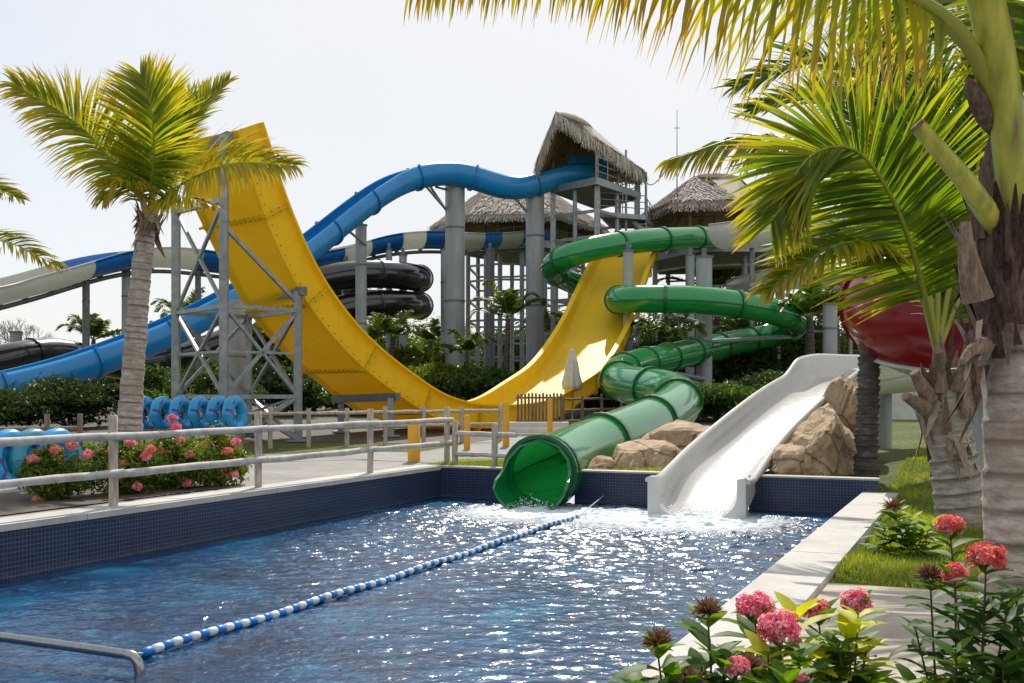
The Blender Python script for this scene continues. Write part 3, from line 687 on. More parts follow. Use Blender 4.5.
# --- blue body slide
bl = thing('flume_slide', 'bright blue humped flume slide running from the thatched hut down to the left', 'water slide', ground(300, 50))
bp = [(586, 173, 65.5), (574, 172, 65), (560, 175, 64.5), (540, 182, 64), (520, 187.5, 63.5), (503, 187, 63), (482, 179, 62.5), (456, 172, 62), (428, 173, 61), (400, 181, 60), (370, 199, 58), (340, 222, 56), (310, 246, 54), (262, 281, 51), (218, 306, 49), (170, 330, 47), (120, 350, 45), (60, 371, 43), (0, 386, 41), (-50, 396, 39.5), (-120, 404, 38)]
path = smooth_path(catmull([P(*g) for g in bp], ds=.4), 8); fr = frames(path); T, S, U = fr
bs = usec(.74, .05, radians(132), 22)
ks = split(path, 4.0)
for i in range(len(ks)-1):
    sl_ = slice(ks[i], ks[i+1]+1); mb = MB(); mb.sweep(path[sl_], bs, fr=[x[sl_] for x in fr], cap=(i == 0)); part(bl, 'flume_section', mb, M['blue'])
for k in ks[1:-1]:
    mb = MB(); c = path[k]; fk = [np.array([x[k]]*2) for x in fr]
    mb.sweep([c-T[k]*.06, c+T[k]*.06], usec(.84, .12, radians(132), 22), fr=fk, smooth=False); part(bl, 'flange', mb, M['blue'])
mb = MB(); c = P(587, 173, 66.2); mb.box(c, (2.3, 1.6, 1.75)); part(bl, 'entry_box', mb, M['blue'])

# --- striped raft slide
st = thing('raft_slide', 'blue and white striped raft slide curving behind the yellow wall', 'water slide', ground(400, 68))
sp = [(-60, 297, 46), (-20, 289, 48.5), (0, 285, 50), (40, 275, 52), (75, 265, 54), (110, 256, 56), (150, 251, 58), (190, 254, 60), (225, 259, 62), (262, 261, 64), (300, 257, 66), (340, 250, 68.5), (375, 241, 70), (410, 236, 71), (445, 236, 72), (480, 238, 73), (530, 234, 75), (545, 232, 76)]
path = smooth_path(catmull([P(*g) for g in sp], ds=.4), 8); fr = frames(path)
ssx = usec(.85, .06, radians(98), 18, .08, 1.5)
pxs = path[:, 0]/path[:, 1]*F+CX
cuts = [(-99, 73, 'w'), (73, 131, 'b'), (131, 188, 'w'), (188, 232, 'b'), (232, 290, 'w'), (290, 330, 'b'), (330, 361, 'w'), (361, 396, 'b'), (396, 421, 'w'), (421, 447, 'b'), (447, 478, 'w'), (478, 495, 'b'), (495, 516, 'w'), (516, 560, 'b')]
for a_, b__, c_ in cuts:
    i0 = int(np.argmin(abs(pxs-a_))); i1 = int(np.argmin(abs(pxs-b__)))
    if i1-i0 < 2: continue
    sl_ = slice(i0, i1+1); mb = MB(); mb.sweep(path[sl_], ssx, fr=[x[sl_] for x in fr]); part(st, 'chute_section', mb, M['white_under'] if c_ == 'w' else M['navy'], 'white section' if c_ == 'w' else 'blue section')
mb = MB()
for k in range(6, len(path)-4, 4):
    mb.box(path[k]-[0, 0, .98], (.25, .25, .22)); 
mb.tube(path[3:-3]-[0, 0, 1.05], .12, 6)
part(st, 'under_beam', mb, M['steel_dark'])

# --- black tubes
def black_slide(label, pts, r):
    path = smooth_path(catmull([P(*g) for g in pts], ds=.5), 6); fr = frames(path)
    b_ = thing('tube_slide', label, 'water slide', [*path[len(path)//2][:2], 0])
    ks = split(path, 4.5)
    for i in range(len(ks)-1):
        sl_ = slice(ks[i], ks[i+1]+1); mb = MB(); mb.sweep(path[sl_], circ(r, 20), fr=[x[sl_] for x in fr], cap=(i in (0, len(ks)-2))); part(b_, 'tube_section', mb, M['black'])
    for k in ks[1:-1]:
        mb = MB(); mb.tube([path[k]-fr[0][k]*.06, path[k]+fr[0][k]*.06], r+.07, 20); part(b_, 'flange', mb, M['black'])
black_slide('black tube slide, upper of the two black bends behind the palms', [(250, 300, 64), (300, 284, 65), (345, 275, 66), (385, 274, 67), (412, 277, 68.5), (421, 279, 70.5), (410, 277, 72.5), (370, 274, 74), (330, 276, 75)], .85)
black_slide('black tube slide, lower of the two black bends behind the palms', [(250, 340, 64), (300, 322, 65), (345, 308, 66), (385, 304, 67), (412, 305, 68.5), (421, 306, 70.5), (410, 304, 72.5), (370, 302, 74), (330, 305, 75)], .85)
black_slide('black tube slide passing low behind the blue flume on the left', [(-60, 372, 52), (0, 360, 53.5), (30, 354, 55), (60, 352, 57), (120, 366, 60), (170, 360, 62), (215, 345, 64), (250, 330, 66)], .75)

# --- white open slide
ws = thing('open_slide', 'wide white open slide sloping down between boulders into the pool', 'water slide', ground(760, 21))
c0 = P(697, 512, 17.95)
wp = [c0, P(705, 503, 18.6), P(719, 482, 19.6), P(742, 456, 21.0), P(773, 427, 22.4), P(802, 403, 23.8), P(826, 388, 25.0), P(848, 380, 26.2), P(880, 380, 27.4), P(930, 378, 28.2)]
wp[0][2] = ZW+.0; wp[1][2] = ZW+.03
path = smooth_path(catmull(wp, ds=.2), 5); fr = frames(path); T, S, U = fr
def wsec(hl, hr, w_=.74):
    a = [(-w_-.12, hl-.06), (-w_-.03, hl-.06), (-w_-.03, .12), (-w_*.7, -.08), (0, -.12), (w_*.7, -.08), (w_+.03, .12), (w_+.03, hr-.06), (w_+.12, hr-.06), (w_+.12, hr+.0), (w_+.06, hr+.03), (w_-.02, hr-.02), (w_-.03, .22), (w_*.82, .06), (w_*.5, .0), (0, -.03), (-w_*.5, .0), (-w_*.82, .06), (-w_+.03, .22), (-w_+.02, hr-.02 if False else hl-.02), (-w_-.06, hl+.03), (-w_-.12, hl)]
    return a
n_ = len(path); R = []
for i in range(n_):
    s_ = i/(n_-1); hl = .60-.24*sst(0, .16, s_)+.26*sst(.60, .68, s_); hr = .60-.24*sst(0, .16, s_)+.14*sst(.55, .75, s_)
    sec = np.array(wsec(hl, hr)); R.append(path[i]+sec[:, 0, None]*S[i]+sec[:, 1, None]*U[i])
mb = MB(); mb.rings(np.array(R), True, True); part(ws, 'chute', mb, M['white'])
# upright lip around the outlet
th0 = T[0]*np.array([1, 1, 0]); th0 /= np.linalg.norm(th0); sx = S[0]
w_, o_ = .66, .80
inner = [(w_*sin(a), .34-.42*cos(a)*1.0) for a in np.linspace(-pi*.5, pi*.5, 21)]
inner = [(-w_+.0, .62)]+inner+[(w_, .62)]
outer = [(-o_+.03, .64), (-o_, .55)]+[(-o_, y) for y in np.linspace(.4, -.25, 5)]+[(x, -.25) for x in np.linspace(-o_+.1, o_-.1, 9)]+[(o_, y) for y in np.linspace(-.25, .4, 5)]+[(o_, .55), (o_-.03, .64)]
outer = outer[:len(inner)]+outer[len(inner):]
assert len(inner) == len(outer), (len(inner), len(outer))
base = path[0]; mb = MB(); Rr = []
for d, lst in ((-.10, outer), (.16, outer), (.16, inner), (-.10, inner), (-.10, outer)):
    Rr.append([base+th0*d+sx*a+np.array([0, 0, 1.])*b for a, b in lst])
mb.rings(np.array(Rr), False, False, smooth=False)
for e_ in (0, -1):
    mb.add([Rr[0][e_], Rr[1][e_], Rr[2][e_], Rr[3][e_]], [[0, 1, 2, 3]], smooth=False)
part(ws, 'outlet_lip', mb, M['white'])

# --- boulders
def rock(c, size, seed, name, label, rotz=0, group=None):
    g = np.random.RandomState(seed); n1, n2 = 44, 26
    th_, ph = np.meshgrid(np.linspace(0, 2*pi, n1, endpoint=False), np.linspace(-.5*pi, .5*pi, n2)); d = np.stack([np.cos(ph)*np.cos(th_), np.cos(ph)*np.sin(th_), np.sin(ph)], -1)
    r = np.full(d.shape[:2], 1.0); 
    for _ in range(22):
        n_ = g.randn(3); n_ /= np.linalg.norm(n_); lim = .66+.3*g.rand(); k = d@n_; r = np.where(k > .05, np.minimum(r, lim/np.maximum(k, .05)), r)
    ns = sum(np.sin(d@(g.randn(3)*f_)+g.rand()*6)*a for f_, a in ((4, .02), (7, .018), (12, .014), (19, .011), (30, .007)))
    p = d*(r+ns)[..., None]*np.asarray(size); ca, sa = cos(rotz), sin(rotz)
    p = np.stack([p[..., 0]*ca-p[..., 1]*sa, p[..., 0]*sa+p[..., 1]*ca, p[..., 2]], -1)+np.asarray(c)
    mb = MB(); mb.rings(p, True, False, smooth=False); solo(name, mb, M['rock'], label, 'boulder', group)
GR = 'sandstone boulders round the slides'
RZ = -.406
rock(UV(6.83, 2.5, .15), (.68, 2.1, 1.08), 3, 'boulder', 'big tan boulder against the right side of the white slide', RZ, GR)
rock(UV(6.98, 4.7, .45), (.62, 1.2, 1.3), 8, 'boulder', 'tall cracked boulder at the right end behind the big tan boulder', RZ, GR)
rock(UV(6.46, 1.5, .0), (.46, 1.1, .62), 21, 'boulder', 'low boulder tucked under the front right edge of the white slide', RZ, GR)
rock(UV(3.5, 1.9, -.02), (.85, 1.35, .52), 14, 'boulder', 'broad flat boulder under the green tube, left of the white slide', RZ, GR)
rock(UV(3.75, 4.3, .12), (1.05, 1.3, .70), 5, 'boulder', 'rounded boulder behind the flat one, below the last green bend', RZ, GR)
rock(UV(3.0, .75, -.08), (.38, .5, .34), 17, 'boulder', 'small boulder peeking out under the green tube behind the pool wall', RZ, GR)

# --- big red and white tube
rb = thing('tube_slide', 'large glossy tube slide with dark red top and white underside behind the coconut palms', 'water slide', ground(930, 19))
path = smooth_path(catmull([P(1160, 332, 17.6), P(1060, 331, 18.0), P(985, 328, 18.4), P(930, 322, 18.9), P(899, 309, 19.9), P(893, 286, 21.4), P(905, 268, 23), P(940, 252, 24.6), P(1000, 240, 26)], ds=.22), 6); fr = frames(path)
RB_ = .98
def arc(a0, a1, r, n=26): return [(r*cos(x), r*sin(x)) for x in np.linspace(radians(a0), radians(a1), n)]
ks = split(path, 2.4)
for i in range(len(ks)-1):
    sl_ = slice(ks[i], ks[i+1]+1); f3 = [x[sl_] for x in fr]
    mb = MB(); mb.sweep(path[sl_], arc(-53, 233, RB_), fr=f3, cap=False, closed=False); part(rb, 'upper_shell', mb, M['redgloss'])
    mb = MB(); mb.sweep(path[sl_], arc(231, 309, RB_+.012, 14), fr=f3, cap=False, closed=False)
    for a_ in (-53, 233):
        ca, sa = cos(radians(a_)), sin(radians(a_)); mb.sweep(path[sl_], [(ca*(RB_-.01)-sa*.02, sa*(RB_-.01)+ca*.02), (ca*(RB_-.01)+sa*.02, sa*(RB_-.01)-ca*.02), (ca*(RB_+.07)+sa*.02, sa*(RB_+.07)-ca*.02), (ca*(RB_+.07)-sa*.02, sa*(RB_+.07)+ca*.02)], fr=f3)
    part(rb, 'lower_shell', mb, M['white'])
for k in ks[1:-1]:
    mb = MB(); c, t = path[k], fr[0][k]; R3 = np.stack([c+d*t+r*(np.cos(np.arange(32)*2*pi/32)[:, None]*fr[1][k]+np.sin(np.arange(32)*2*pi/32)[:, None]*fr[2][k]) for d, r in ((-.04, RB_), (-.04, RB_+.05), (.04, RB_+.05), (.04, RB_))])
    mb.rings(R3, True, False, smooth=False); part(rb, 'flange', mb, M['redgloss'])
pp_ = catmull([P(852, 384, 26.2), P(885, 380, 27.0), P(940, 376, 27.6), P(1010, 374, 27.8), P(1080, 372, 27.8)], n=30)
mb = MB(); mb.tube(pp_, .36, 20); part(ws, 'feed_tube', mb, M['white'])
for px, Y, r_, yt, own in ((885, 27.5, .17, 386, ws), (974, 18.6, .14, 372, rb)):
    mb = MB(); mb.cyl(ground(px, Y), P(px, yt, Y), r_, n=16); part(own, 'leg', mb, M['column'])
# --- far white flume at right with steel trestle
wf = thing('flume_slide', 'white flume on a steel trestle behind the large palm fronds', 'water slide', ground(790, 60))
path = smooth_path(catmull([P(726, 232, 61), P(745, 230, 59.5), P(775, 226, 58), P(810, 224, 57), P(860, 226, 56), P(920, 232, 56), P(980, 238, 57)], ds=.4), 4); fr = frames(path)
mb = MB(); mb.sweep(path, usec(1.0, .06, radians(110), 18, .06, 1.2), fr=fr); part(wf, 'upper_chute', mb, M['white'])
path2 = smooth_path(catmull([P(742, 287, 66), P(765, 279, 62), P(800, 273, 60), P(850, 276, 59), P(920, 284, 59)], ds=.4), 4)
mb = MB(); mb.sweep(path2, usec(.85, .06, radians(110), 18, .06, 1.2)); part(wf, 'lower_chute', mb, M['white'])
for px in (752, 778, 808, 850, 900):
    mb = MB(); mb.cyl(ground(px, 60), P(px, 240, 60), .14, n=10); part(wf, 'leg', mb, M['steel'])
for (a_, b__) in (((752, 262), (900, 246)), ((752, 246), (900, 246)), ((752, 262), (778, 246)), ((778, 262), (808, 246)), ((808, 262), (850, 246)), ((752, 300), (900, 302)), ((752, 330), (850, 332))):
    mb = MB(); mb.beam(P(*a_, 60), P(*b__, 60), .14); part(wf, 'brace', mb, M['steel'])

# ------------------------------------------------------------------ support columns
colspec = [(455, 179, 62.6, .56, 'tall thick grey column under the hump of the blue flume'),
 (535, 190, 64.4, .54, 'tall thick grey column under the dip of the blue flume beside the tower'),
 (361, 226, 58.6, .30, 'slim grey column holding the falling stretch of the blue flume'),
 (446, 250, 70.5, .34, 'grey column just left of the thick hump column, under the striped slide'),
 (490, 250, 71.5, .30, 'dark grey column under the striped slide between the two thick columns'),
 (403, 256, 68.4, .24, 'slim grey column below the striped slide beside the black tube bends'),
 (389, 250, 69.2, .20, 'thinnest grey column just left of the slim one by the black bends'),
 (346, 262, 67.6, .24, 'slim grey column left of the blue flume column, in front of black tubes'),
 (86, 272, 54.6, .18, 'dark slim column under the first blue stripe at the far left'),
 (126, 266, 57.2, .22, 'grey column hidden partly by the left palm trunk'),
 (198, 268, 60.4, .16, 'dark slim column inside the yellow wall scaffold under the striped slide'),
 (16, 333, 56.0, .30, 'short grey stub column at the left edge beyond the blue flume'),
 (704, 258, 51.5, .38, 'stout grey column carrying the middle coil of the green tube'),
 (628, 252, 50.8, .23, 'grey column in front of the yellow chute carrying the green tube'),
 (690, 256, 58.0, .24, 'grey column just left behind the stout green-tube column'),
 (830, 305, 50.0, .32, 'grey column right of the green coil under the palm fronds')]
for px, py, Y, r, lab in colspec:
    b_ = ground(px, Y); tp = P(px, py, Y)
    c = thing('support_column', lab, 'column', b_, 'round columns of the slides')
    mt = M['steel_dark'] if 'dark' in lab else M['column']
    mb = MB(); mb.cyl(b_-[0, 0, .2], tp, r, n=24); part(c, 'shaft', mb, mt)
    mb = MB(); mb.cyl(tp-[0, 0, .001], tp+[0, 0, .08], r*1.15, n=24)
    for z in (.45, .78): mb.cyl(b_*(1-z)+tp*z-[0, 0, .05], b_*(1-z)+tp*z+[0, 0, .05], r*1.06, n=24)
    if tp[2] > 6: mb.beam(tp+[0, 0, .05], tp+[0, .0, .45], .2)
    part(c, 'collar', mb, M['steel_dark'])
# arms from the stout column to the green tube
arm = thing('bracket_arms', 'steel arms and tie rods joining the green coils to their grey columns', 'bracket', P(704, 340, 51.5))
for a_, b__, r in (((704, 324, 51.2), (670, 316, 49), .13), ((704, 342, 51.2), (790, 337, 54.5), .12), ((704, 379, 51.2), (668, 372, 47), .1), ((628, 254, 50.8), (630, 244, 57), .07), ((704, 345, 51.2), (657, 372, 46), .06), ((704, 387, 51.2), (690, 380, 50), .1)):
    mb = MB(); mb.cyl(P(*a_), P(*b__), r, n=10); part(arm, 'arm', mb, M['steel'])
arm2 = thing('bracket_arms', 'steel tie rods bracing the blue flume from its two thick columns', 'bracket', P(455, 200, 62))
for a_, b__ in (((448, 212, 62.5), (424, 184, 61)), ((448, 190, 62.5), (436, 187, 61.5)), ((528, 213, 64.3), (512, 195, 63.3)), ((366, 245, 58.5), (345, 228, 56.5)), ((448, 213, 62.5), (430, 186, 61.5))):
    mb = MB(); mb.cyl(P(*a_), P(*b__), .07, n=8); part(arm2, 'rod', mb, M['steel'])

# ------------------------------------------------------------------ towers and thatch
def thatch_roof(root, apexes, eaves, thick, seed, n, rafters=True, apmap=None, skip=()):
    """apexes: ridge points (1 or 2); eaves: polygon of eave corners (ccw from above)"""
    g = np.random.RandomState(seed); ev = [np.asarray(e_, float) for e_ in eaves]; ap = [np.asarray(x, float) for x in apexes]
    ctr = sum(ev)/len(ev); mb = MB(); strips = MB(); inn = MB(); raf = MB()
    m = len(ev)
    def apx(p): return min(ap, key=lambda q: np.linalg.norm((q-p)[:2]))
    def fringe(a, b, nn_, lo, hi):
        tv = (b-a)/np.linalg.norm(b-a)
        for _ in range(nn_):
            p = a+(b-a)*g.rand(); w_ = g.uniform(.03, .08); q = p-np.array([0, 0, g.uniform(lo, hi)])+tv*g.uniform(-.15, .15)+g.uniform(-.12, .12, 3)
            strips.add([p-tv*w_+[0, 0, .08], p+tv*w_+[0, 0, .08], q+tv*w_*.5, q-tv*w_*.5], np.array([[0, 1, 2, 3]]), tone=g.uniform(.05, 1), smooth=False)
    for i in range(m):
        a, b = ev[i], ev[(i+1) % m]; A, B = (apx(a), apx(b)) if apmap is None else (ap[apmap[i][0]], ap[apmap[i][1]])
        if i in skip:
            for e_, q_ in ((a, A), (b, B)):
                mb.add([q_, e_, e_-[0, 0, thick*1.3], q_-[0, 0, thick*1.6]], [[0, 1, 2, 3]], tone=.35, smooth=False); fringe(q_, e_, int(110*np.linalg.norm(q_-e_)), thick*.8, thick*2.2)
            continue
        nrm = np.cross(b-a, A-a); nrm /= np.linalg.norm(nrm)+1e-9
        if nrm[2] < 0: nrm = -nrm
        quad = [a, b, B, A] if np.linalg.norm(A-B) > 1e-3 else [a, b, A]
        mb.add(quad, [list(range(len(quad)))], tone=.4, smooth=False)
        lo = [q-np.array([0, 0, thick]) for q in quad]; inn.add(lo, [list(range(len(quad)))], tone=.5, smooth=False)
        mb.add([a, b, b-[0, 0, thick], a-[0, 0, thick]], [[0, 1, 2, 3]], tone=.3, smooth=False)
        area = np.linalg.norm(np.cross(b-a, A-a)); k = int(n*2.4*max(.2, np.linalg.norm(b-a)/sum(np.linalg.norm(ev[j]-ev[(j+1) % m]) for j in range(m))))
        for _ in range(k):
            x = g.rand(); y = 1-np.sqrt(g.rand()) if len(quad) == 3 else g.rand()
            if g.rand() < .22: y = 0.0
            p = (a*(1-x)+b*x)*(1-y)+(A*(1-x)+B*x)*y
            dn = (a*(1-x)+b*x)-(A*(1-x)+B*x); dn /= np.linalg.norm(dn)+1e-9
            tv = (b-a)/np.linalg.norm(b-a); L = g.uniform(.5, 1.1); w_ = g.uniform(.025, .07); L = min(L, 1.3*np.linalg.norm(p-(A*(1-x)+B*x))+.12); s0 = p-dn*L*.7+nrm*.03; s1 = p+dn*L*.3*g.uniform(.6, 1.4)+nrm*g.uniform(.03, .14)+tv*g.uniform(-.12, .12)
            if y == 0: s1 = s1-np.array([0, 0, thick*g.uniform(.5, 1.25)])
            strips.add([s0-tv*w_, s0+tv*w_, s1+tv*w_*.5, s1-tv*w_*.5], np.array([[0, 1, 2, 3]]), tone=g.uniform(.05, 1), smooth=False)
        if rafters:
            for x in np.linspace(.08, .92, max(2, int(np.linalg.norm(b-a)/.9))):
                raf.cyl((a*(1-x)+b*x)-[0, 0, thick+.06], (A*(1-x)+B*x)*.96+.04*ctr-[0, 0, thick+.08], .05, n=5)
            for y in (.2, .45, .7):
                raf.cyl(a*(1-y)+A*y-[0, 0, thick+.1], b*(1-y)+B*y-[0, 0, thick+.1], .045, n=5)
    if len(ap) > 1: mb.tube(catmull([ap[0]-[0, 0, .12], (ap[0]+ap[1])/2-[0, 0, .02], ap[1]-[0, 0, .12]], n=9), [.12, .24, .28, .26, .29, .26, .28, .24, .12], 10, tone=.4)
    r = part(root, 'thatch_roof', mb, M['thatch'])
    part(r, 'thatch_strands', strips, M['thatch']); part(r, 'lining', inn, M['thatch_in'])
    if rafters: part(r, 'rafters', raf, M['rafter'])
def railing(root, pts, h=1.1, step=.9, mat='steel', r=.03):
    mb = MB(); pts = [np.asarray(p, float) for p in pts]
    for a, b in zip(pts[:-1], pts[1:]):
        for z in (h, h*.66, h*.33): mb.cyl(a+[0, 0, z], b+[0, 0, z], r, n=6)
        n_ = max(1, int(np.linalg.norm(b-a)/step))
        for i in range(n_+1): q = a+(b-a)*i/n_; mb.cyl(q, q+[0, 0, h], r, n=6)
    part(root, 'railing', mb, M[mat])
def slab(root, pts, th, name='platform'):
    mb = MB(); t_ = [np.asarray(p, float) for p in pts]; b_ = [p-[0, 0, th] for p in t_]; k = len(pts)
    mb.add(t_+b_, [list(range(k)), list(range(2*k-1, k-1, -1))]+[[i, i+k, (i+1) % k+k, (i+1) % k] for i in range(k)], smooth=False)
    part(root, name, mb, M['deck'])
    mb = MB()
    for i in range(k): mb.beam(t_[i]-[0, 0, th*.5], t_[(i+1) % k]-[0, 0, th*.5], .14, th*1.1)
    part(root, 'edge_beam', mb, M['steel'])
def flatz(p, z): return np.array([p[0], p[1], z])

# tower A: tallest hut at the head of the blue flume
tw = thing('slide_tower', 'tallest steel slide tower topped by a small peaked thatched hut', 'tower', ground(595, 66))
zp = P(600, 185, 64)[2]
cA = [P(552, 191, 64.5), P(596, 184, 61.8), P(640, 196, 66.5), P(598, 198, 70.5)]; cA = [flatz(c, zp) for c in cA]
slab(tw, cA, .35)
railing(tw, [cA[1], cA[2], cA[3]], 1.2, 1.2)
Af, Ab = P(556, 113, 61.3), P(588, 124, 69.5); ze = P(537, 163, 62)[2]
eA = [P(536, 164, 61.6), P(644, 171, 64.5), P(640, 176, 71.5), P(552, 176, 71.5)]
thatch_roof(tw, [Af, Ab], eA, .40, 4, 2600, apmap=[(0, 0), (0, 1), (1, 1), (1, 0)], skip=(0,))
mb = MB()
for px, Y in ((553, 64.6), (597, 62.4), (637, 66.3), (598, 70)):
    b_ = ground(px, Y); part(tw, 'post', (lambda m_: (m_.box((b_+P(px, 186, Y))/2, (.3, .3, P(px, 186, Y)[2]-b_[2])), m_)[1])(MB()), M['steel'])
    t1 = P(px, 186, Y); mbp = MB(); mbp.cyl(t1, flatz(t1, ze+.6), .1, n=8); part(tw, 'hut_post', mbp, M['rafter'])
for px, Y in ((575, 63.5), (617, 64.5)):
    b_ = ground(px, Y); mbp = MB(); mbp.cyl(b_, P(px, 190, Y), .13, n=10); part(tw, 'post', mbp, M['steel'])
for py in (215, 240, 260, 280, 300, 320, 340, 360):
    for (p0, Y0), (p1, Y1) in zip([(553, 64.6), (597, 62.4), (637, 66.3), (598, 70)], [(597, 62.4), (637, 66.3), (598, 70), (553, 64.6)]):
        z = P(0, py, 64)[2]; mbp = MB(); mbp.beam(flatz(P(p0, py, Y0), z), flatz(P(p1, py, Y1), z), .16); part(tw, 'beam', mbp, M['steel'])
# side landing and stair to the right of the hut
zl = P(640, 218, 66)[2]
lA = [flatz(P(600, 220, 63.8), zl), flatz(P(645, 215, 65), zl), flatz(P(652, 215, 68.5), zl), flatz(P(612, 220, 68.5), zl)]
slab(tw, lA, .25, 'landing'); railing(tw, [lA[0], lA[1], lA[2]], 1.15, 1.1)
mb = MB()
for i in range(9):
    t_ = i/8; mb.box(P(636, 222, 66)*(1-t_)+P(668, 250, 66)*t_, (.5, 1.2, .06))
mb.beam(P(634, 222, 65.4), P(668, 252, 65.4), .08, .25); mb.beam(P(634, 222, 66.6), P(668, 252, 66.6), .08, .25)
part(tw, 'stair', mb, M['steel'])
for px, Y, top in ((626, 65, 150), (639, 67, 178), (646, 65.5, 172), (620, 66, 190)):
    mbp = MB(); mbp.cyl(P(px, 260, Y), P(px, top, Y), .07, n=8); part(tw, 'post', mbp, M['steel'])
mbp = MB(); mbp.tube(catmull([P(640, 175, 66), P(650, 185, 66), P(660, 178, 66), P(668, 165, 66)], n=16), .03, 6); part(tw, 'cable', mbp, M['steel_dark'])
mbp = MB(); mbp.cyl(P(677, 200, 66), P(677, 110, 66), .04, .015, n=8); mbp.cyl(P(673.5, 128, 66), P(680.5, 128, 66), .02, n=6)
solo('lightning_rod', mbp, M['steel_dark'], 'thin mast rising into the sky right of the tallest hut', 'mast')

# tower B: broad thatched roof behind the thick columns
tb = thing('slide_tower', 'steel tower under the broad thatched roof behind the striped slide', 'tower', ground(515, 80))
zb = P(520, 246, 78)[2]
cB = [flatz(P(452, 246, 78), zb), flatz(P(530, 246, 73.5), zb), flatz(P(600, 246, 80), zb), flatz(P(525, 246, 86), zb)]
slab(tb, cB, .5); railing(tb, [cB[0], cB[1], cB[2]], 1.2, 1.2)
zeB = P(520, 226, 78)[2]; eB = [flatz(P(px, 226, Y), zeB) for px, Y in ((430, 79), (468, 73), (560, 72.5), (607, 79), (575, 86), (465, 86))]
thatch_roof(tb, [P(492, 184, 78), P(540, 186, 78)], eB, .45, 9, 3600)
for px, Y in ((459, 79), (486, 76.5), (535, 81), (556, 75.5), (594, 79.5), (468, 77), (478, 84), (500, 75.5), (512, 84), (522, 75), (545, 76), (570, 79), (583, 80)):
    mbp = MB(); mbp.cyl(ground(px, Y), P(px, 252, Y), .16, n=8); part(tb, 'post', mbp, M['steel'])
    mbp = MB(); mbp.cyl(P(px, 246, Y), P(px, 226, Y), .1, n=8); part(tb, 'roof_post', mbp, M['rafter'])
for py in (268, 283, 302, 322, 340, 358):
    z = P(0, py, 78)[2]
    for (p0, Y0), (p1, Y1) in (((468, 77), (500, 75.5)), ((500, 75.5), (545, 76)), ((545, 76), (583, 80)), ((478, 84), (512, 84)), ((468, 77), (478, 84)), ((512, 84), (583, 80))):
        mbp = MB(); mbp.beam(flatz(P(p0, py, Y0), z), flatz(P(p1, py, Y1), z), .14); part(tb, 'beam', mbp, M['steel'])
# tower C: thatched roof at the head of the green tube
tc_ = thing('slide_tower', 'steel platform under the thatched roof at the head of the green tube', 'tower', ground(710, 70))
zc = P(710, 248, 66)[2]
cC = [flatz(P(648, 248, 69), zc), flatz(P(700, 248, 63.5), zc), flatz(P(835, 248, 64), zc), flatz(P(835, 248, 74), zc), flatz(P(660, 248, 76), zc)]
slab(tc_, cC, .5)
zeC = P(705, 213, 69)[2]; eC = [flatz(P(px, 213, Y), zeC) for px, Y in ((641, 70), (672, 65), (740, 64.5), (772, 69), (748, 76), (662, 77))]
thatch_roof(tc_, [P(694, 177, 69.5), P(738, 177, 70)], eC, .5, 12, 3000)
for px, Y in ((655, 69), (690, 66), (745, 65), (782, 65), (820, 66), (742, 73), (668, 75), (700, 74)):
    mbp = MB(); mbp.cyl(ground(px, Y), P(px, 252, Y), .16, n=8); part(tc_, 'post', mbp, M['steel'])
    if px < 760:
        mbp = MB(); mbp.cyl(P(px, 246, Y), P(px, 214, Y), .1, n=8); part(tc_, 'roof_post', mbp, M['rafter'])
for py in (270, 290, 310, 330, 348, 366):
    z = P(0, py, 68)[2]
    for (p0, Y0), (p1, Y1) in (((655, 69), (690, 66)), ((690, 66), (745, 65)), ((745, 65), (820, 66)), ((742, 73), (668, 75))):
        mbp = MB(); mbp.beam(flatz(P(p0, py, Y0), z), flatz(P(p1, py, Y1), z), .12); part(tc_, 'beam', mbp, M['steel'])

# ------------------------------------------------------------------ umbrella
um = thing('umbrella', 'closed cream parasol standing in front of the yellow chute', 'umbrella', ground(572, 41))
b_ = ground(572, 41); mb = MB(); mb.cyl(b_, b_+[0, 0, .1], .3, n=16); mb.cyl(b_, P(572, 348, 41), .035, n=8); part(um, 'pole', mb, M['wood'])
mb = MB(); R = []
for py, r in ((391, .05), (390, .30), (384, .32), (375, .25), (362, .18), (352, .10), (348, .03)):
    c = P(572, py, 41); a = np.arange(32)*2*pi/32; rr = r*(1+.22*np.cos(a*8)*(1 if r > .12 else .4)); R.append(c+np.stack([rr*np.cos(a), rr*np.sin(a), .04*np.cos(a*8)*(r > .25)], 1))
mb.rings(np.array(R), True, False); part(um, 'canopy', mb, M['canvas'])

# ------------------------------------------------------------------ swim rings
def ring_mb(c, axis, R, r, tall=1.0):
    c = np.asarray(c, float); axis = np.asarray(axis, float)/np.linalg.norm(axis); e1 = np.cross(axis, [0, 0, 1.])
    if np.linalg.norm(e1) < .1: e1 = np.array([1., 0, 0])
    e1 /= np.linalg.norm(e1); e2 = np.cross(e1, axis); A = np.arange(28)*2*pi/28; B = np.arange(14)*2*pi/14; Q = []
    for x in A:
        d = cos(x)*e1+sin(x)*e2*tall; dn = cos(x)*e1+sin(x)*e2; rr = r*(1+.05*cos(x*7)); Q.append([c+d*R+rr*(cos(y)*dn+sin(y)*axis) for y in B])
    Q.append(Q[0]); mb = MB(); mb.rings(np.array(Q), True, False); return mb
ords = ['leftmost', 'second from left', 'third from left', 'fourth from left', 'fifth from left', 'sixth from left', 'rightmost']
RK = thing('ring_rack', 'low timber rack holding the upright row of blue swim rings', 'rack', ground(192, 26))
mb = MB(); mb.beam(P(140, 431, 27), P(244, 431, 25.3), .1); part(RK, 'bar', mb, M['brownwood']); mb = MB(); mb.beam(P(140, 431, 27.7), P(244, 431, 26.0), .1); part(RK, 'bar', mb, M['brownwood'])
